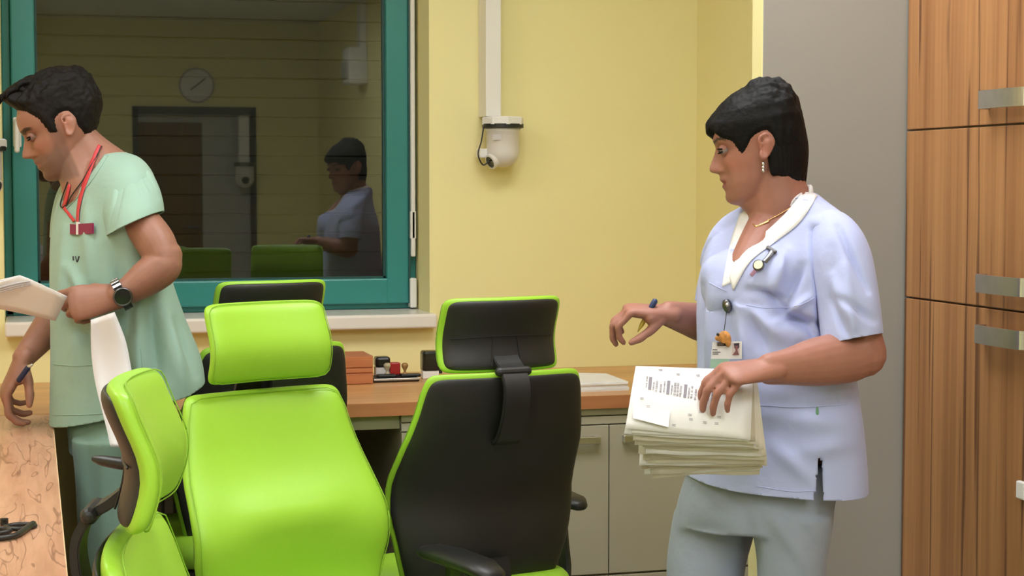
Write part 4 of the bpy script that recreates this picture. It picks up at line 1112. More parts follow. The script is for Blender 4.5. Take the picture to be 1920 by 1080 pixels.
    # shoes
    for x1, d in ((1482, D0 - .06), (1325, D0 + .06)):
        kn = at(x1, 1180, d); b = bmesh.new()
        tube(b, [Vector((kn.x, kn.y, .045)) - L_ * .05, Vector((kn.x, kn.y, .05)), Vector((kn.x, kn.y, .045)) + L_ * .09, Vector((kn.x, kn.y, .035)) + L_ * .17], [(.04, .036), (.045, .042), (.04, .045), (.03, .035)], 14, side=UZ)
        for v in b.verts: v.co.z = max(v.co.z, .004)
        obj('shoe', b, M['white'], root, True)
    # ---- jewellery, fob watch, badge
    gold = mat('gold', (0.8, 0.55, 0.25, 1), .25, metal=1.0); silver = M['chrome']
    sb_ = Surf(bo_world(bo))
    obj('necklace', line_on(sb_, [(1490, 385), (1465, 400), (1440, 414), (1420, 424), (1412, 421)], .0013, .001), gold, root, True)
    p, nn = sb_.hit(1424, 420, .003); b = bmesh.new(); tube(b, [at(1418, 425, (p - CAM).dot(FW)), at(1441, 415, (p - CAM).dot(FW))], [.0022, .0022], 8, n=2); obj('pendant', b, gold, root, True)
    p, nn = sb_.hit(1431, 306, .004); b = bmesh.new(); 
    for dz in (0, -.007, -.013): ellipsoid(b, p + UZ * dz, .0035, .003, .004, sub=2)
    er = obj('earring', b, silver, root, True); er['label'] = 'small sparkling drop earring'
    obj('neck_strip', ribbon(sb_, [(1502, 361), (1493, 367), (1485, 376), (1481, 386)], [(1503, 364), (1499, 373), (1492, 380), (1482, 387)], .002, th=.001), wcl, to, True)  # small white strip laid on the neck beside the collar
    def sp(px, py, lf): return surf.hit(px, py, lf)[0]
    fob = empty('fob_watch', sp(1447, 470, .002)); tag(fob, 'steel fob watch pinned upside down on the chest of the pale blue tunic', 'watch')
    b = bmesh.new(); tube(b, [sp(1440, 468, .005), sp(1455, 476, .005)], [(.004, .0035)] * 2, 8, n=1); obj('pin_bar', b, M['steel'], fob)
    b = bmesh.new(); tube(b, [sp(1449, 475, .005), sp(1441, 486, .006), sp(1434, 494, .007)], [(.0055, .0016), (.005, .0016), (.0055, .0016)], 8, n=3, side=RX); obj('strap', b, M['steel'], fob)
    c = sp(1424, 500, .007); nn = surf.hit(1424, 500)[1]
    q = nn.to_track_quat('Z', 'Y').to_matrix().to_4x4()
    b = bmesh.new(); lathe(b, [(0, -.003), (.0105, -.003), (.0115, 0), (.0105, .003), (0, .003)], c, 24, q); obj('case', b, M['steel'], fob, True)
    b = bmesh.new(); lathe(b, [(0, .0031), (.0088, .0031), (.0085, .0038), (0, .0040)], c, 24, q); obj('dial', b, mat('cream_dial', (.75, .74, .58, 1), .3), fob)
    b = bmesh.new(); tube(b, [sp(1420, 507, .006), sp(1411, 517, .006)], [(.004, .0012)] * 2, 8, n=1, side=RX); obj('charm', b, mat('pink_charm', (.45, .25, .38, 1), .4), fob)
    bd = empty('id_badge', sp(1362, 650, .004)); tag(bd, 'white name badge with small photo hanging from a reel on the pale blue tunic', 'badge')
    c = sp(1367, 572, .006); nn = surf.hit(1367, 572)[1]; q = nn.to_track_quat('Z', 'Y').to_matrix().to_4x4()
    b = bmesh.new(); lathe(b, [(0, -.004), (.009, -.004), (.010, .002), (.007, .005), (0, .006)], c, 20, q @ Matrix.Scale(1.4, 4, (0, 1, 0))); obj('reel', b, M['steel'], bd, True)
    b = bmesh.new(); ellipsoid(b, sp(1369, 566, .013), .004, .004, .004, sub=2); obj('reel_button', b, silver, bd, True)
    b = bmesh.new(); tube(b, [sp(1368, 582, .008), sp(1366, 600, .010), sp(1360, 640, .010)], [.0008] * 3, 6, n=3); obj('cord', b, M['black'], bd)
    dB = min((sp(x, y, .004) - CAM).dot(FW) for x, y in ((1335, 645), (1390, 640), (1360, 672))) - .004
    def card(poly, off, m, name, par, th=.0012):
        b = bmesh.new(); vs = [b.verts.new(at(x, y, dB - off)) for x, y in poly]; f_ = b.faces.new(vs); b.normal_update()
        if f_.normal.dot(f_.calc_center_median() - CAM) > 0: bmesh.ops.reverse_faces(b, faces=b.faces)
        return obj(name, solid(b, th), m, par)
    wp = mat('badge_white', (.72, .70, .70, 1), .4); pg = mat('badge_green', (.30, .48, .36, 1), .5)
    cd_ = card([(1336, 641), (1391, 640), (1391, 673), (1333, 673)], 0, wp, 'card', bd)
    card([(1333, 673.5), (1368, 673.5), (1366, 690), (1331, 690)], 0, pg, 'green_strip', bd)
    card([(1372, 641), (1391, 641), (1390, 668), (1370, 668)], .0012, M['white'], 'photo_border', cd_, .0006)
    card([(1373.5, 642.5), (1388, 642.5), (1386.5, 666), (1372, 666)], .002, mat('photo_pale', (.62, .52, .50, 1), .5), 'photo', cd_, .0004)
    card([(1376, 644), (1386, 643), (1386, 652), (1382, 655), (1377, 653)], .0026, mat('photo_hair', (.03, .02, .03, 1), .5), 'photo_print', cd_, .0004)
    card([(1378, 648), (1384, 648), (1383, 657), (1386, 666), (1373, 666), (1379, 658)], .0030, mat('photo_face', (.20, .08, .08, 1), .5), 'photo_print', cd_, .0004)
    for y, x1 in ((655, 1345), (659.5, 1351), (663, 1347)): card([(1336, y), (x1, y), (x1, y + 1.6), (1336, y + 1.6)], .0012, mat('badge_ink', (.10, .10, .11, 1), .6), 'printed_line', cd_, .0003)
    # small dog-head ornament on the badge clip
    dc = at(1358, 632, dB - .008); on_ = bmesh.new()
    ellipsoid(on_, dc, .012, .008, .012); ellipsoid(on_, dc + RX * -.010 + UZ * -.002, .008, .006, .006); ellipsoid(on_, dc + RX * .007 + UZ * -.006 - FH * .004, .006, .005, .013)
    o = obj('ornament', remesh(on_, .0012, 3), mat('tan_plush', (.50, .22, .05, 1), .7, .35, 90), bd, True); o['label'] = 'small tan dog head ornament'
    b = bmesh.new(); ellipsoid(b, at(1346, 627, dB - .014), .003, .003, .003, sub=2); obj('nose', b, M['black'], o, True)
    b = bmesh.new(); box(b, -.012, .012, -.002, .002, -.004, .004, .001); bmesh.ops.translate(b, verts=b.verts, vec=at(1356, 645, dB - .004)); obj('clip', b, M['steel'], bd)
    # ring-like blue bracelet and pen
    pen = bmesh.new(); pa_, pb_ = at(1196, 622, 3.505), at(1226, 568, 3.50)
    tube(pen, [pa_, pa_ + (pb_ - pa_) * .25], [.001, .0045], 10, n=1); t = empty('ballpoint_pen', pa_); tag(t, 'short yellow pen held in the raised hand of the person in pale blue', 'pen')
    obj('tip', pen, mat('yellow_pen', (.50, .36, .05, 1), .4), t, True)
    pen = bmesh.new(); tube(pen, [pa_ + (pb_ - pa_) * .25, pa_ + (pb_ - pa_) * .85], [.0045, .0045], 10, n=1); obj('barrel', pen, mat('yellow_barrel', (.50, .36, .05, 1), .4), t, True)
    pen = bmesh.new(); tube(pen, [pa_ + (pb_ - pa_) * .85, pb_ + (pb_ - pa_) * .05], [.006, .006], 10, n=1); o = obj('cap', pen, mat('blue_cap', (.03, .05, .14, 1), .35), t, True); o['label'] = 'dark blue pen cap'
    return root
def bo_world(o):
    me = o.data.copy(); me.transform(parent_matrix(o.parent)); return me
woman()

# ------------------------------------------------------------------ the paper bundle in her hand
def paper_bundle():
    dB = 3.205
    root = empty('paper_bundle', at(1300, 880, dB)); tag(root, 'thick bundle of printed papers held in front of the pale blue tunic', 'papers')
    printed = M['paper']
    creamy = mat('cream_paper', (0.66, 0.62, 0.52, 1), .7, .05, 10)
    shade_cream = mat('shade_paper', (0.52, 0.47, 0.36, 1), .75, .08, 12)  # alternating cream tones paint the dark shade between sheets into their colour
    # corner pixels of the front sheet and of the rearmost sheet
    F0 = [(1192, 686), (1412, 694), (1402, 822), (1172, 806)]
    B0 = [(1216, 700), (1420, 700), (1432, 886), (1212, 896)]
    n = 26
    for k in range(n):
        t = k / (n - 1); j = lambda s: random.uniform(-s, s)
        q = [(a[0] + (c[0] - a[0]) * t ** .8, a[1] + (c[1] - a[1]) * t) for a, c in zip(F0, B0)]
        q[2] = (q[2][0] + j(10) * (k > 0) + 10 * math.sin(t * math.pi), q[2][1] + j(5)); q[3] = (q[3][0] + j(12) * (k > 0) + 8 * math.sin(t * math.pi), q[3][1] + j(5))
        dt = dB + .004 + .052 * t; db = dB - .060 + .080 * t
        b = bmesh.new(); G = []; nu, nv = 12, 10
        for v_ in range(nv + 1):
            v = v_ / nv; row = []
            for u_ in range(nu + 1):
                u = u_ / nu
                x = (q[0][0] * (1 - u) + q[1][0] * u) * (1 - v) + (q[3][0] * (1 - u) + q[2][0] * u) * v
                y = (q[0][1] * (1 - u) + q[1][1] * u) * (1 - v) + (q[3][1] * (1 - u) + q[2][1] * u) * v
                d = dt + (db - dt) * v - .012 * math.sin(math.pi * v) + (.010 * (1 - v) ** 3)
                wav = noise.noise(Vector((u * 3 + k * 1.3, v * 2, k * .7)))
                d += .0022 * wav * v; y += 5.0 * wav * v * v * (1 if k else .6)
                if v < .12: d += .010 * (1 - v / .12) ** 2
                row.append(b.verts.new(at(x, y, d)))
            G.append(row)
        for r0, r1 in zip(G[:-1], G[1:]):
            for i in range(nu): b.faces.new((r0[i], r0[i + 1], r1[i + 1], r1[i]))
        b.normal_update(); b.faces.ensure_lookup_table(); fc = b.faces[0]
        if fc.normal.dot(fc.calc_center_median() - CAM) > 0: bmesh.ops.reverse_faces(b, faces=b.faces)
        o = obj('sheet', solid(b, .0011), printed if k < 3 or k % 6 == 0 else (creamy if k % 3 else shade_cream), root, True)
        if k == 0: front = o; Gf = [[Vector(v.co) for v in r] for r in []]
        if k == 0: fs = Surf(bo_world(o)); fo = o
    ink = mat('grey_print', (.24, .22, .26, 1), .7); ink2 = mat('light_print', (.42, .40, .43, 1), .7); ink3 = mat('pale_column', (.60, .58, .61, 1), .7)
    def quad(P, m, nm):
        b = bmesh.new(); vs = []
        for x, y in P:
            p, nn = fs.hit(x, y, .0004 if nm == 'printed_column' else .0009)
            if p is None: b.free(); return
            vs.append(b.verts.new(p))
        f = b.faces.new(vs); b.normal_update()
        if f.normal.dot(f.calc_center_median() - CAM) > 0: bmesh.ops.reverse_faces(b, faces=b.faces)
        return obj(nm, b, m, fo)
    bars = [(1212, 706, 728, 3), (1217, 707, 731, 6), (1225, 716, 733, 3), (1230, 714, 736, 4), (1238, 716, 737, 4), (1245, 715, 738, 3), (1251, 714, 740, 6), (1259, 722, 741, 3), (1264, 718, 743, 5), (1270, 718, 744, 4), (1275, 724, 745, 4), (1283, 721, 746, 6), (1291, 727, 748, 3), (1296, 724, 748, 4), (1303, 730, 751, 4), (1312, 724, 750, 4), (1318, 722, 749, 5), (1325, 726, 751, 6), (1334, 736, 755, 4)]
    for i, (x, y0, y1, w_) in enumerate(bars):
        if w_ >= 6: quad([(x, y0), (x + w_, y0 + .4), (x + w_ - 2.2, y1), (x - 2.2, y1 - .4)], ink, 'printed_bar')
        else:
            quad([(x, y0), (x + w_, y0 + .4), (x + w_ - 2.2, y1), (x - 2.2, y1 - .4)], ink3, 'printed_column')
            for k in range(int((y1 - y0) / 2.6)):
                yy = y0 + 2.6 * k; xx = x - 2.2 * k * 2.6 / (y1 - y0)
                if random.random() < .95: quad([(xx, yy), (xx + w_, yy + .3), (xx + w_, yy + 1.6), (xx, yy + 1.3)], ink if random.random() < .5 else ink2, 'printed_line')
    for x, y in ((1235, 692), (1268, 700), (1305, 702), (1228, 770), (1200, 745), (1290, 776), (1292, 784), (1318, 790), (1340, 792), (1260, 795), (1345, 780), (1212, 760), (1310, 770)):
        for k in range(2): quad([(x, y + 2.6 * k), (x + 7, y + .6 + 2.6 * k), (x + 7, y + 2 + 2.6 * k), (x, y + 1.4 + 2.6 * k)], ink2, 'printed_line')
    # small slip overlapping the lower left of the front sheet
    b = bmesh.new(); vs = []
    for x, y, lf in ((1186, 760, .002), (1256, 772, .003), (1252, 802, .010), (1186, 786, .008)):
        p, nn = fs.hit(x, y, lf); vs.append(b.verts.new(p if p else at(x, y, dB - .06)))
    b.faces.new(vs); b.normal_update(); b.faces.ensure_lookup_table(); fc = b.faces[0]
    if fc.normal.dot(fc.calc_center_median() - CAM) > 0: bmesh.ops.reverse_faces(b, faces=b.faces)
    obj('slip', solid(b, .0006), printed, root)
paper_bundle()

# ------------------------------------------------------------------ the man
def man():
    D0 = 4.25
    root = empty('person', (at(235, 800, D0).x, at(235, 800, D0).y, 0))
    tag(root, 'person with dark quiff in mint green scrubs bending over the desk with papers', 'person')
    L_ = -RX; A_ = FH; V3 = lambda r, f, z: RX * r + FH * f + UZ * z
    H = .2375
    f = (L_ * math.cos(R(12)) - A_ * math.sin(R(12))); ph = R(22)
    fdir = f * math.cos(ph) - UZ * math.sin(ph); udir = UZ * math.cos(ph) + f * math.sin(ph)
    wide, xs = 1.0, .98
    Mh = head_matrix(at(127, 243, D0), fdir, udir, H)
    hd = head_bm(xs, 1.10, wide, 1.0, 0.0)
    body = bmesh.new()
    h2 = hd.copy(); bmesh.ops.transform(h2, matrix=Mh, verts=h2.verts); merge(body, h2)
    ear(body, Mh, 1, wide, 4); ear(body, Mh, -1, wide, 4)
    tube(body, [at(133, 250, D0), at(143, 285, D0), at(158, 320, D0), at(178, 360, D0)], [(.058, .055), (.058, .055), (.064, .062), (.08, .08)], 24, side=RX)
    tube(body, [at(152, 265, D0), at(175, 290, D0), at(205, 320, D0)], [.045, .05, .06], 16)
    rings_loft(body, [(300, 300, 155, 235, D0, .06, 0), (330, 330, 138, 255, D0, .085, .03), (370, 370, 128, 265, D0, .10, .05), (450, 450, 115, 275, D0, .11, .05), (600, 600, 116, 310, D0, .11, .03), (720, 720, 140, 310, D0, .085, .02), (800, 800, 160, 300, D0, .08, .02)])
    for x0, x1, d in ((225, 220, D0 - .07), (190, 200, D0 + .07)):
        hp = at(x0, 790, d); kn = at(x1, 1080, d); ft = Vector((kn.x + .01, kn.y, .085))
        tube(body, [hp, at((x0 + x1) / 2, 940, d), kn, Vector((kn.x, kn.y, .3)), ft], [.05, .05, .045, .042, .036], 16)
        tube(body, [ft - UZ * .03, ft + L_ * .09 - UZ * .05, ft + L_ * .16 - UZ * .055], [(.035, .03), (.038, .026), (.03, .02)], 12, side=UZ)
    # left (near) arm
    el = at(311, 490, D0 - .17); wr = at(219, 556, D0 - .20)
    tube(body, [at(238, 372, D0 - .10), at(264, 415, D0 - .14), at(290, 452, D0 - .16), at(305, 482, D0 - .17)], [(.036, .04), (.043, .047), (.046, .05), (.042, .046)], 22, side=RX)
    tube(body, [at(310, 480, D0 - .17), at(302, 500, D0 - .175), at(270, 525, D0 - .185), at(240, 545, D0 - .195), wr], [(.040, .040), (.046, .044), (.042, .039), (.033, .029), (.030, .025)], 22, side=UZ)
    hand(body, wr, V3(-.95, -.05, -.16), V3(-.12, .93, -.30), True, [(30, 30, 20), (48, 40, 25), (58, 45, 30), (64, 48, 30)], 1.08, .030, (.92, .20, .18), 4, 2.5, 1.08)
    # right (far) arm
    wr2 = at(43, 672, D0 - .02)
    tube(body, [at(150, 370, D0 + .16), at(140, 470, D0 + .17), at(135, 545, D0 + .16)], [.055, .05, .045], 18)
    tube(body, [at(135, 545, D0 + .16), at(112, 585, D0 + .11), at(78, 630, D0 + .04), wr2], [(.045, .045), (.046, .044), (.038, .036), (.028, .025)], 20)
    hand(body, wr2, V3(-.42, -.10, -.85), V3(.62, .30, -.55), False, [(30, 40, 25), (38, 45, 30), (45, 48, 30), (48, 50, 30)], 1.05, .029, (.55, .55, .5), 20, 4.0, 1.06)
    me = remesh(body, .0030, 3, .5)
    base = (0.33, 0.155, 0.105)
    tint(me, face_tint(Mh, base, (.32, .11, .09), (.016, .011, .009), (.44, .18, .12), (.135, .082, .062), wide, xs, .9, .562, .020))
    bo = obj('body', me, skin_mat('man_skin', base), root, True)
    eye_parts(Mh, bo, wide, xs, lidm=mat('eyelid_skin_tan', (.26, .12, .08, 1), .5), lid_top=-.26)
    sb_ = Surf(bo_world(bo))
    # ---- hair
    poly = [(.46, .84), (.38, .80), (.30, .765), (.25, .70), (.19, .62), (.15, .46), (.075, .45), (.05, .57), (-.01, .605), (-.10, .59), (-.13, .45), (-.16, .33), (-.22, .25), (-.6, .20), (-.75, .7), (-.4, 1.3), (.3, 1.3), (.7, 1.05), (.62, .86)]
    def thick(X, Y_, Z):
        t = .022 + .060 * smoothstep(.68, .92, Z) + .11 * smoothstep(.15, .36, X) * smoothstep(.76, .86, Z) + .03 * smoothstep(-.1, -.3, X) * smoothstep(.4, .6, Z)
        return t
    def strand(p):
        a = noise.noise(Vector((p[0] * 7, p[1] * 26, p[2] * 6))); c = noise.noise(Vector((p[0] * 26, p[1] * 26, p[2] * 26)))
        return .34 * a + .20 * c
    ho = obj('hair', hair_bm(hd, Mh, poly, thick, strand, .05), M['hair2'], root, True)
    b = bmesh.new()
    for k in range(34):
        y0 = random.uniform(-.20, .20); x0 = random.uniform(.05, .34); z0 = .97 - .45 * max(x0 - .05, 0) ** 1.5 - 1.1 * y0 * y0
        p0 = Vector((x0 * xs - .05, y0, z0)); p1 = p0 + Vector((.08, 0, .075)); p2 = p1 + Vector((.10, random.uniform(-.03, .03), .01)); p3 = p2 + Vector((.05, random.uniform(-.02, .02), -.05))
        tube(b, [Mh @ p for p in (p0, p1, p2, p3)], [.03 * H, .032 * H, .026 * H, .008 * H], 7, n=3)
    obj('quiff', remesh(b, .0022, 2), M['hair2'], ho, True)
    # ---- scrub top
    tn = bmesh.new()
    rings_loft(tn, [(292, 284, 178, 232, D0 + .01, .055, 0), (312, 296, 152, 262, D0, .085, .03), (345, 330, 124, 284, D0, .115, .08), (385, 375, 111, 292, D0, .130, .09), (450, 450, 100, 298, D0, .138, .07), (520, 520, 97, 318, D0, .138, .05), (600, 600, 98, 346, D0, .138, .04), (680, 670, 99, 374, D0, .140, .03), (740, 720, 98, 382, D0, .140, .03), (840, 800, 96, 386, D0, .142, .03)], 48, .88)
    tme = remesh(tn, .0045, 6)
    crease(tme, [(a_[0], a_[1], a_[2], a_[3], a_[4], a_[5] * 2.0) for a_ in [(160, 380, 170, 520, 12, .005), (215, 470, 245, 620, 14, -.008), (260, 560, 262, 760, 14, .011), (285, 560, 300, 760, 12, -.010), (310, 580, 345, 740, 16, .010), (230, 600, 225, 760, 14, -.006),
                 (120, 430, 112, 640, 12, .006), (140, 600, 190, 660, 14, -.006), (130, 500, 165, 560, 10, .006), (150, 540, 140, 700, 16, .005), (330, 600, 365, 700, 10, -.006)]], .010, (7, 7, 2.5), 4.0)
    surf = Surf(tme)
    tb = from_mesh(tme); bpy.data.meshes.remove(tme)
    h1, h2_, h3 = at(205, 788, D0 - .14), at(97, 786, D0 + .02), at(384, 717, D0 - .02)
    hn = (h2_ - h1).cross(h3 - h1); hn = -hn if hn.z > 0 else hn
    cut_plane(tb, h1, hn)
    del_px(tb, [(131, 334), (117, 386), (124, 388), (150, 352), (166, 330), (196, 290), (215, 262), (120, 262)], True)
    nk = at(176, 305, D0)
    bmesh.ops.delete(tb, geom=[f_ for f_ in tb.faces if (f_.calc_center_median() - nk).to_2d().length < .056 and f_.calc_center_median().z > at(176, 300, D0).z], context='FACES')
    mint = cloth('mint_cotton', (0.315, 0.485, 0.40, 1))
    to = obj('scrub_top', solid(tb, .0025), mint, root, True)
    obj('neck_band', ribbon(surf, [(197, 290), (172, 326), (150, 355), (121, 389)], [(203, 292), (179, 330), (156, 360), (122, 396)], .002, th=.0015), mint, to, True)
    obj('neck_band', ribbon(surf, [(132, 333), (125, 360), (117, 388)], [(126, 338), (119, 362), (113, 388)], .002, th=.0015), mint, to, True)
    # cap sleeve, wide open over the arm
    def ring3(c, ax, dp, n=40): return [c + ax * math.cos(2 * math.pi * k / n) + dp * math.sin(2 * math.pi * k / n) for k in range(n)]
    b = bmesh.new(); rs = []
    spec = [((220, 322), (14, -8), .02, D0 + .03), ((229, 330), (37, -19), .05, D0 - .05), ((238, 350), (45, -24), .062, D0 - .09), ((245, 375), (49, -26), .070, D0 - .115), ((251, 400), (50, -25), .076, D0 - .13), ((254, 418), (50, -23), .078, D0 - .138)]
    for (cx, cy), (ax, ay), dp, d in catmull_spec(spec, 5):
        c = at(cx, cy, d); rs.append(ring3(c, at(cx + ax, cy + ay, d) - c, FH * -dp))
    loft(b, rs, cap=False)
    for v in b.verts:
        nn = (v.co - at(240, 370, D0 - .1)).normalized(); v.co += nn * noise.noise(v.co * 9) * .006
    bmesh.ops.recalc_face_normals(b, faces=b.faces)
    sm = baked(b, [('SUBSURF', dict(levels=1, render_levels=1)), ('SOLIDIFY', dict(thickness=.0025, offset=0.0))])
    crease(sm, [(230, 325, 208, 430, 6, -.010), (222, 330, 214, 400, 6, .006), (250, 320, 272, 385, 6, -.004), (262, 312, 296, 370, 6, -.006), (245, 300, 285, 330, 6, .004)], 0)
    obj('sleeve', sm, mint, to, True)
    b = bmesh.new(); tube(b, [at(190, 335, D0 + .07), at(160, 365, D0 + .14), at(148, 410, D0 + .165), at(143, 450, D0 + .17), at(141, 480, D0 + .17)], [.05, .062, .066, .066, .066], 36, n=6)
    sm = remesh(b, .005, 4); crease(sm, [], .008, (8, 8, 5), 3.0); bb = from_mesh(sm); bpy.data.meshes.remove(sm); cut_plane(bb, at(143, 450, D0 + .17), at(141, 480, D0 + .17) - at(148, 410, D0 + .165)); obj('sleeve', solid(bb, .0025), mint, to, True)
    for nm, pts in (('pocket_seam', [(101, 683), (140, 686), (180, 684)]), ('pocket_seam', [(264, 655), (267, 690), (268, 710)]), ('hem_fold', [(100, 778), (150, 778), (195, 775)])):
        obj(nm, line_on(surf, pts, .0012, .0005), mint, to, True)
    ink = mat('dark_ink', (.03, .03, .035, 1), .6)
    for pts in ([(138, 481), (138.5, 488)], [(142, 481), (144, 489.5), (146, 489.5), (149, 481)]):
        obj('printed_letter', line_on(surf, pts, .0009, .0008, 4, 6, .0022), ink, to)
    # ---- trousers
    tr_ = bmesh.new()
    rings_loft(tr_, [(720, 720, 118, 340, D0, .11, .02), (800, 800, 128, 318, D0, .115, .02), (850, 850, 132, 312, D0, .11, .02)], 40, .9)
    for spec in ([(820, 820, 140, 290, D0 + .06, .088, 0), (1080, 1080, 150, 270, D0 + .06, .075, 0), (1410, 1410, 160, 255, D0 + .06, .06, 0)],
                 [(820, 820, 136, 300, D0 - .06, .095, 0), (940, 940, 146, 284, D0 - .06, .085, 0), (1080, 1080, 156, 285, D0 - .06, .078, 0), (1400, 1400, 170, 270, D0 - .06, .06, 0)]):
        rings_loft(tr_, spec, 32, .95)
    trm = remesh(tr_, .006, 5); crease(trm, [(160, 800, 175, 950, 12, -.006), (200, 800, 190, 1000, 12, .006)], .010, (7, 7, 3), 9.0)
    obj('trousers', trm, cloth('green_trousers', (0.20, 0.32, 0.25, 1)), root, True)
    for x1, d in ((220, D0 - .07), (200, D0 + .07)):
        kn = at(x1, 1080, d); b = bmesh.new()
        tube(b, [Vector((kn.x, kn.y, .05)) - L_ * .06, Vector((kn.x, kn.y, .055)), Vector((kn.x, kn.y, .045)) + L_ * .10, Vector((kn.x, kn.y, .035)) + L_ * .19], [(.04, .038), (.05, .045), (.04, .048), (.03, .036)], 14, side=UZ)
        for v in b.verts: v.co.z = max(v.co.z, .004)
        obj('shoe', b, M['white'], root, True)
    # ---- lanyard with magenta holder
    red = mat('red_ribbon', (.62, .05, .06, 1), .55); mag = mat('magenta_plastic', (.25, .018, .075, 1), .35)
    ln = empty('lanyard', surf.hit(150, 430, .003)[0]); tag(ln, 'red neck lanyard with a magenta badge holder over mint scrubs', 'lanyard')
    both = JoinSurf(sb_, surf)
    obj('ribbon', ribbon(both, [(184, 272), (176, 290), (165, 322), (152, 360), (146, 395), (145, 418)], [(192, 276), (182, 296), (171, 328), (158, 364), (151, 396), (150, 419)], .004, th=.0012, n=6, m=3), red, ln, True)
    obj('ribbon', ribbon(both, [(130, 345), (124, 370), (119, 388), (128, 402), (139, 417)], [(134, 347), (129, 372), (125, 388), (133, 400), (144, 414)], .004, th=.0012, n=6, m=3), red, ln, True)
    obj('cord', line_on(both, [(190, 276), (176, 306), (160, 334), (140, 362), (126, 384), (120, 390), (116, 384), (122, 362), (129, 342)], .0016, .004), M['black'], ln, True)
    dL = (surf.hit(150, 430)[0] - CAM).dot(FW) - .012; dR = (surf.hit(170, 430)[0] - CAM).dot(FW) - .014
    def slab(x0, x1, y0, y1, sl, m, nm, off=0, th=.006):
        b = bmesh.new(); g = lambda x: dL + (dR - dL) * (x - 150) / 20 - off
        vs = [b.verts.new(at(x, y, g(x))) for x, y in ((x0, y0), (x1, y0 - sl), (x1, y1 - sl), (x0, y1))]; f_ = b.faces.new(vs); b.normal_update()
        if f_.normal.dot(f_.calc_center_median() - CAM) > 0: bmesh.ops.reverse_faces(b, faces=b.faces)
        return obj(nm, solid(b, th), m, ln)
    slab(146, 172, 420, 440, 2, mag, 'badge_holder'); slab(131, 143, 420, 439, -1, mag, 'badge_holder'); slab(142.5, 146.5, 416, 440, 0, M['white'], 'clip', .001)
    # ---- wrist watch
    wt_ = empty('wristwatch', wr); tag(wt_, 'black wristwatch with metal bracelet on the wrist of the person in mint scrubs', 'watch')
    ax = (at(240, 545, D0 - .195) - wr).normalized(); c0 = wr + ax * .012
    s1 = (UZ - ax * UZ.dot(ax)).normalized(); s2 = ax.cross(s1)
    b = bmesh.new(); P = [c0 + s1 * (.036 * math.cos(a)) + s2 * (.031 * math.sin(a)) for a in np.linspace(0, 2 * math.pi, 33)]
    rings = []
    for p in P[:-1]:
        o_ = (p - c0).normalized(); rings.append([p - ax * .010, p - ax * .010 + o_ * .003, p + ax * .010 + o_ * .003, p + ax * .010])
    rings.append(rings[0]); loft(b, rings, cap=False); bmesh.ops.remove_doubles(b, verts=b.verts, dist=1e-6); bmesh.ops.recalc_face_normals(b, faces=b.faces)
    obj('strap', b, M['black'], wt_)
    nd = (-FH + RX * .25 - UZ * .15).normalized(); nd = (nd - ax * nd.dot(ax)).normalized(); cc = c0 + nd * .035
    q = nd.to_track_quat('Z', 'Y').to_matrix().to_4x4()
    b = bmesh.new(); lathe(b, [(0, -.005), (.021, -.005), (.0225, .003), (.019, .006), (.018, .0045), (0, .0045)], cc, 28, q); obj('case', b, M['steel'], wt_, True)
    b = bmesh.new(); lathe(b, [(0, .0046), (.0178, .0046), (.0175, .0054), (0, .0056)], cc, 28, q); obj('dial', b, M['blackgloss'], wt_)
    for k in range(3):
        a = R(25 + 16 * k); d_ = (nd * math.cos(a + R(20)) + UZ * math.sin(a + R(20))); d_ = (d_ - ax * d_.dot(ax)).normalized(); p = c0 + d_ * .0385
        b = bx(-.010, .010, -.0035, .0035, -.002, .002, .001); qq = Matrix((ax, d_.cross(ax), d_)).transposed().to_4x4(); bmesh.ops.transform(b, matrix=Matrix.Translation(p) @ qq, verts=b.verts); obj('bracelet_link', b, M['chrome'], wt_)
    # ---- pen in the far hand
    t = empty('pen', at(48, 700, D0 - .05)); tag(t, 'dark blue pen held in the lowered hand above the desk', 'pen')
    b = bmesh.new(); tube(b, [at(52, 690, D0 - .075), at(36, 712, D0 - .07)], [.007, .007], 10, n=1); obj('barrel', b, mat('navy_pen', (.012, .02, .07, 1), .3), t, True)
    b = bmesh.new(); tube(b, [at(53, 688, D0 - .076), at(60, 684, D0 - .078)], [.005, .003], 10, n=1); obj('clip', b, M['chrome'], t, True)
    return root
def catmull_spec(spec, n):
    flat = [(a[0], a[1], b[0], b[1], c, d) for a, b, c, d in spec]
    return [((s[0], s[1]), (s[2], s[3]), s[4], s[5]) for s in catmull(flat, n)]
class JoinSurf:
    def __init__(self, *s): self.s = s
    def hit(self, px, py, lift=0.0):
        best = (None, None)
        for q in self.s:
            p, nn = q.hit(px, py, lift)
            if p is not None and (best[0] is None or (p - CAM).length < (best[0] - CAM).length): best = (p, nn)
        return best
man()

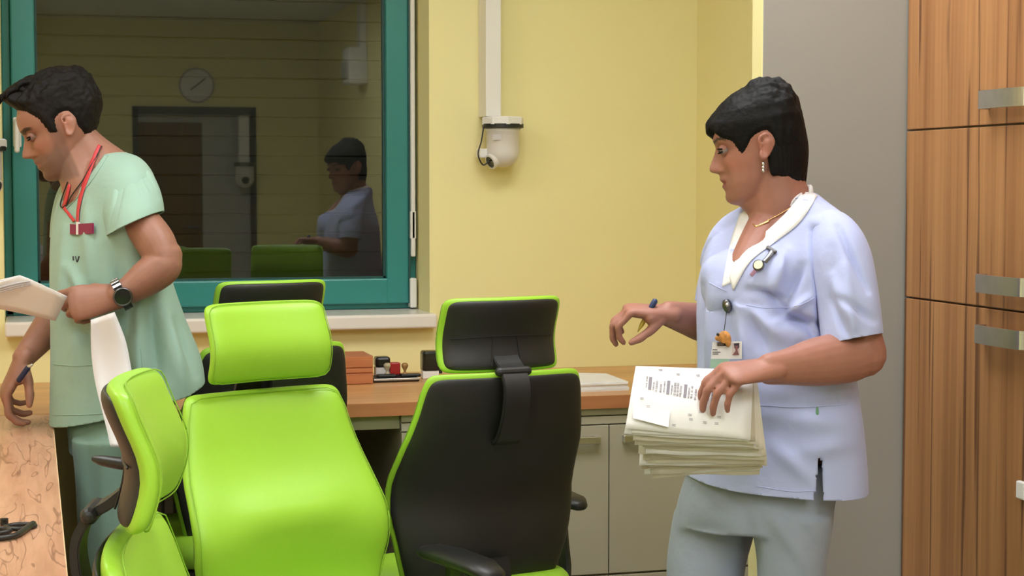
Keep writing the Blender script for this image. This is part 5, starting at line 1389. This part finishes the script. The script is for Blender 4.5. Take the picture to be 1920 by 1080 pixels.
# ------------------------------------------------------------------ papers in his hand
def held_sheets():
    dm = 4.25 - .225
    root = empty('held_papers', at(60, 560, dm)); tag(root, 'white paper sheets held out over the desk by the person in mint scrubs', 'papers')
    Q = [[(-55, 548), (40, 516), (126, 556), (104, 602)], [(-60, 552), (60, 524), (124, 560), (100, 600)], [(-70, 545), (34, 520), (118, 560), (98, 598)], [(-64, 540), (42, 515), (110, 556), (92, 596)]]
    for k, q in enumerate(Q):
        b = bmesh.new(); G = []
        for j in range(7):
            row = []
            for i in range(9):
                u, v = i / 8, j / 6
                A = np.array(q[0]) * (1 - u) + np.array(q[1]) * u; Bq = np.array((q[0][0] + 15, q[0][1] + 12)) * (1 - u) + np.array(q[3]) * u
                # u: from the left end towards the far corner, v: down the sheet
                top = np.array(q[0]) + (np.array(q[1]) - np.array(q[0])) * min(u * 1.9, 1) + (np.array(q[2]) - np.array(q[1])) * max(u - .526, 0) / .474
                bot = np.array((q[0][0] + 12, q[0][1] + 18)) + (np.array(q[3]) - np.array((q[0][0] + 12, q[0][1] + 18))) * u
                p = top * (1 - v) + bot * v
                row.append(b.verts.new(at(p[0], p[1], dm - .03 + .06 * v + .004 * k - .010 * math.sin(u * 3))))
            G.append(row)
        for r0, r1 in zip(G[:-1], G[1:]):
            for i in range(8): b.faces.new((r0[i], r0[i + 1], r1[i + 1], r1[i]))
        b.normal_update(); b.faces.ensure_lookup_table(); fc = b.faces[0]
        if fc.normal.dot(fc.calc_center_median() - CAM) > 0: bmesh.ops.reverse_faces(b, faces=b.faces)
        o = obj('sheet', solid(b, .0008), M['paper'], root, True)
    # printed lines on the far sheet's upper edge
    ink = mat('pale_print', (.36, .34, .36, 1), .7)
    for k in range(3):
        b = bmesh.new(); tube(b, [at(-4, 541 + 4 * k, dm - .034), at(30, 532 + 4 * k, dm - .036), at(56, 528 + 3 * k, dm - .038)], [(.0010, .0006)] * 3, 6, n=2); obj('printed_line', b, ink, root)
    # long strip of paper hanging down from the hand
    b = bmesh.new(); G = []
    Lp = [(170, 600), (171, 660), (178, 715), (190, 765), (200, 805), (207, 838)]; Rp = [(215, 585), (236, 640), (248, 700), (262, 760), (268, 800), (262, 838)]
    for a, c in zip(catmull(Lp, 5), catmull(Rp, 5)):
        row = []
        for k in range(7):
            q = a + (c - a) * k / 6; row.append(b.verts.new(at(q[0], q[1], dm + .0 + .012 * math.sin(k) * .4 + .02 * math.sin((q[1] - 590) / 60))))
        G.append(row)
    for r0, r1 in zip(G[:-1], G[1:]):
        for i in range(6): b.faces.new((r0[i], r0[i + 1], r1[i + 1], r1[i]))
    b.normal_update(); b.faces.ensure_lookup_table(); fc = b.faces[0]
    if fc.normal.dot(fc.calc_center_median() - CAM) > 0: bmesh.ops.reverse_faces(b, faces=b.faces)
    o = obj('paper_strip', solid(b, .0006), M['paper'], None, True); tag(o, 'long white paper strip hanging down in front of the mint scrubs', 'paper')
held_sheets()
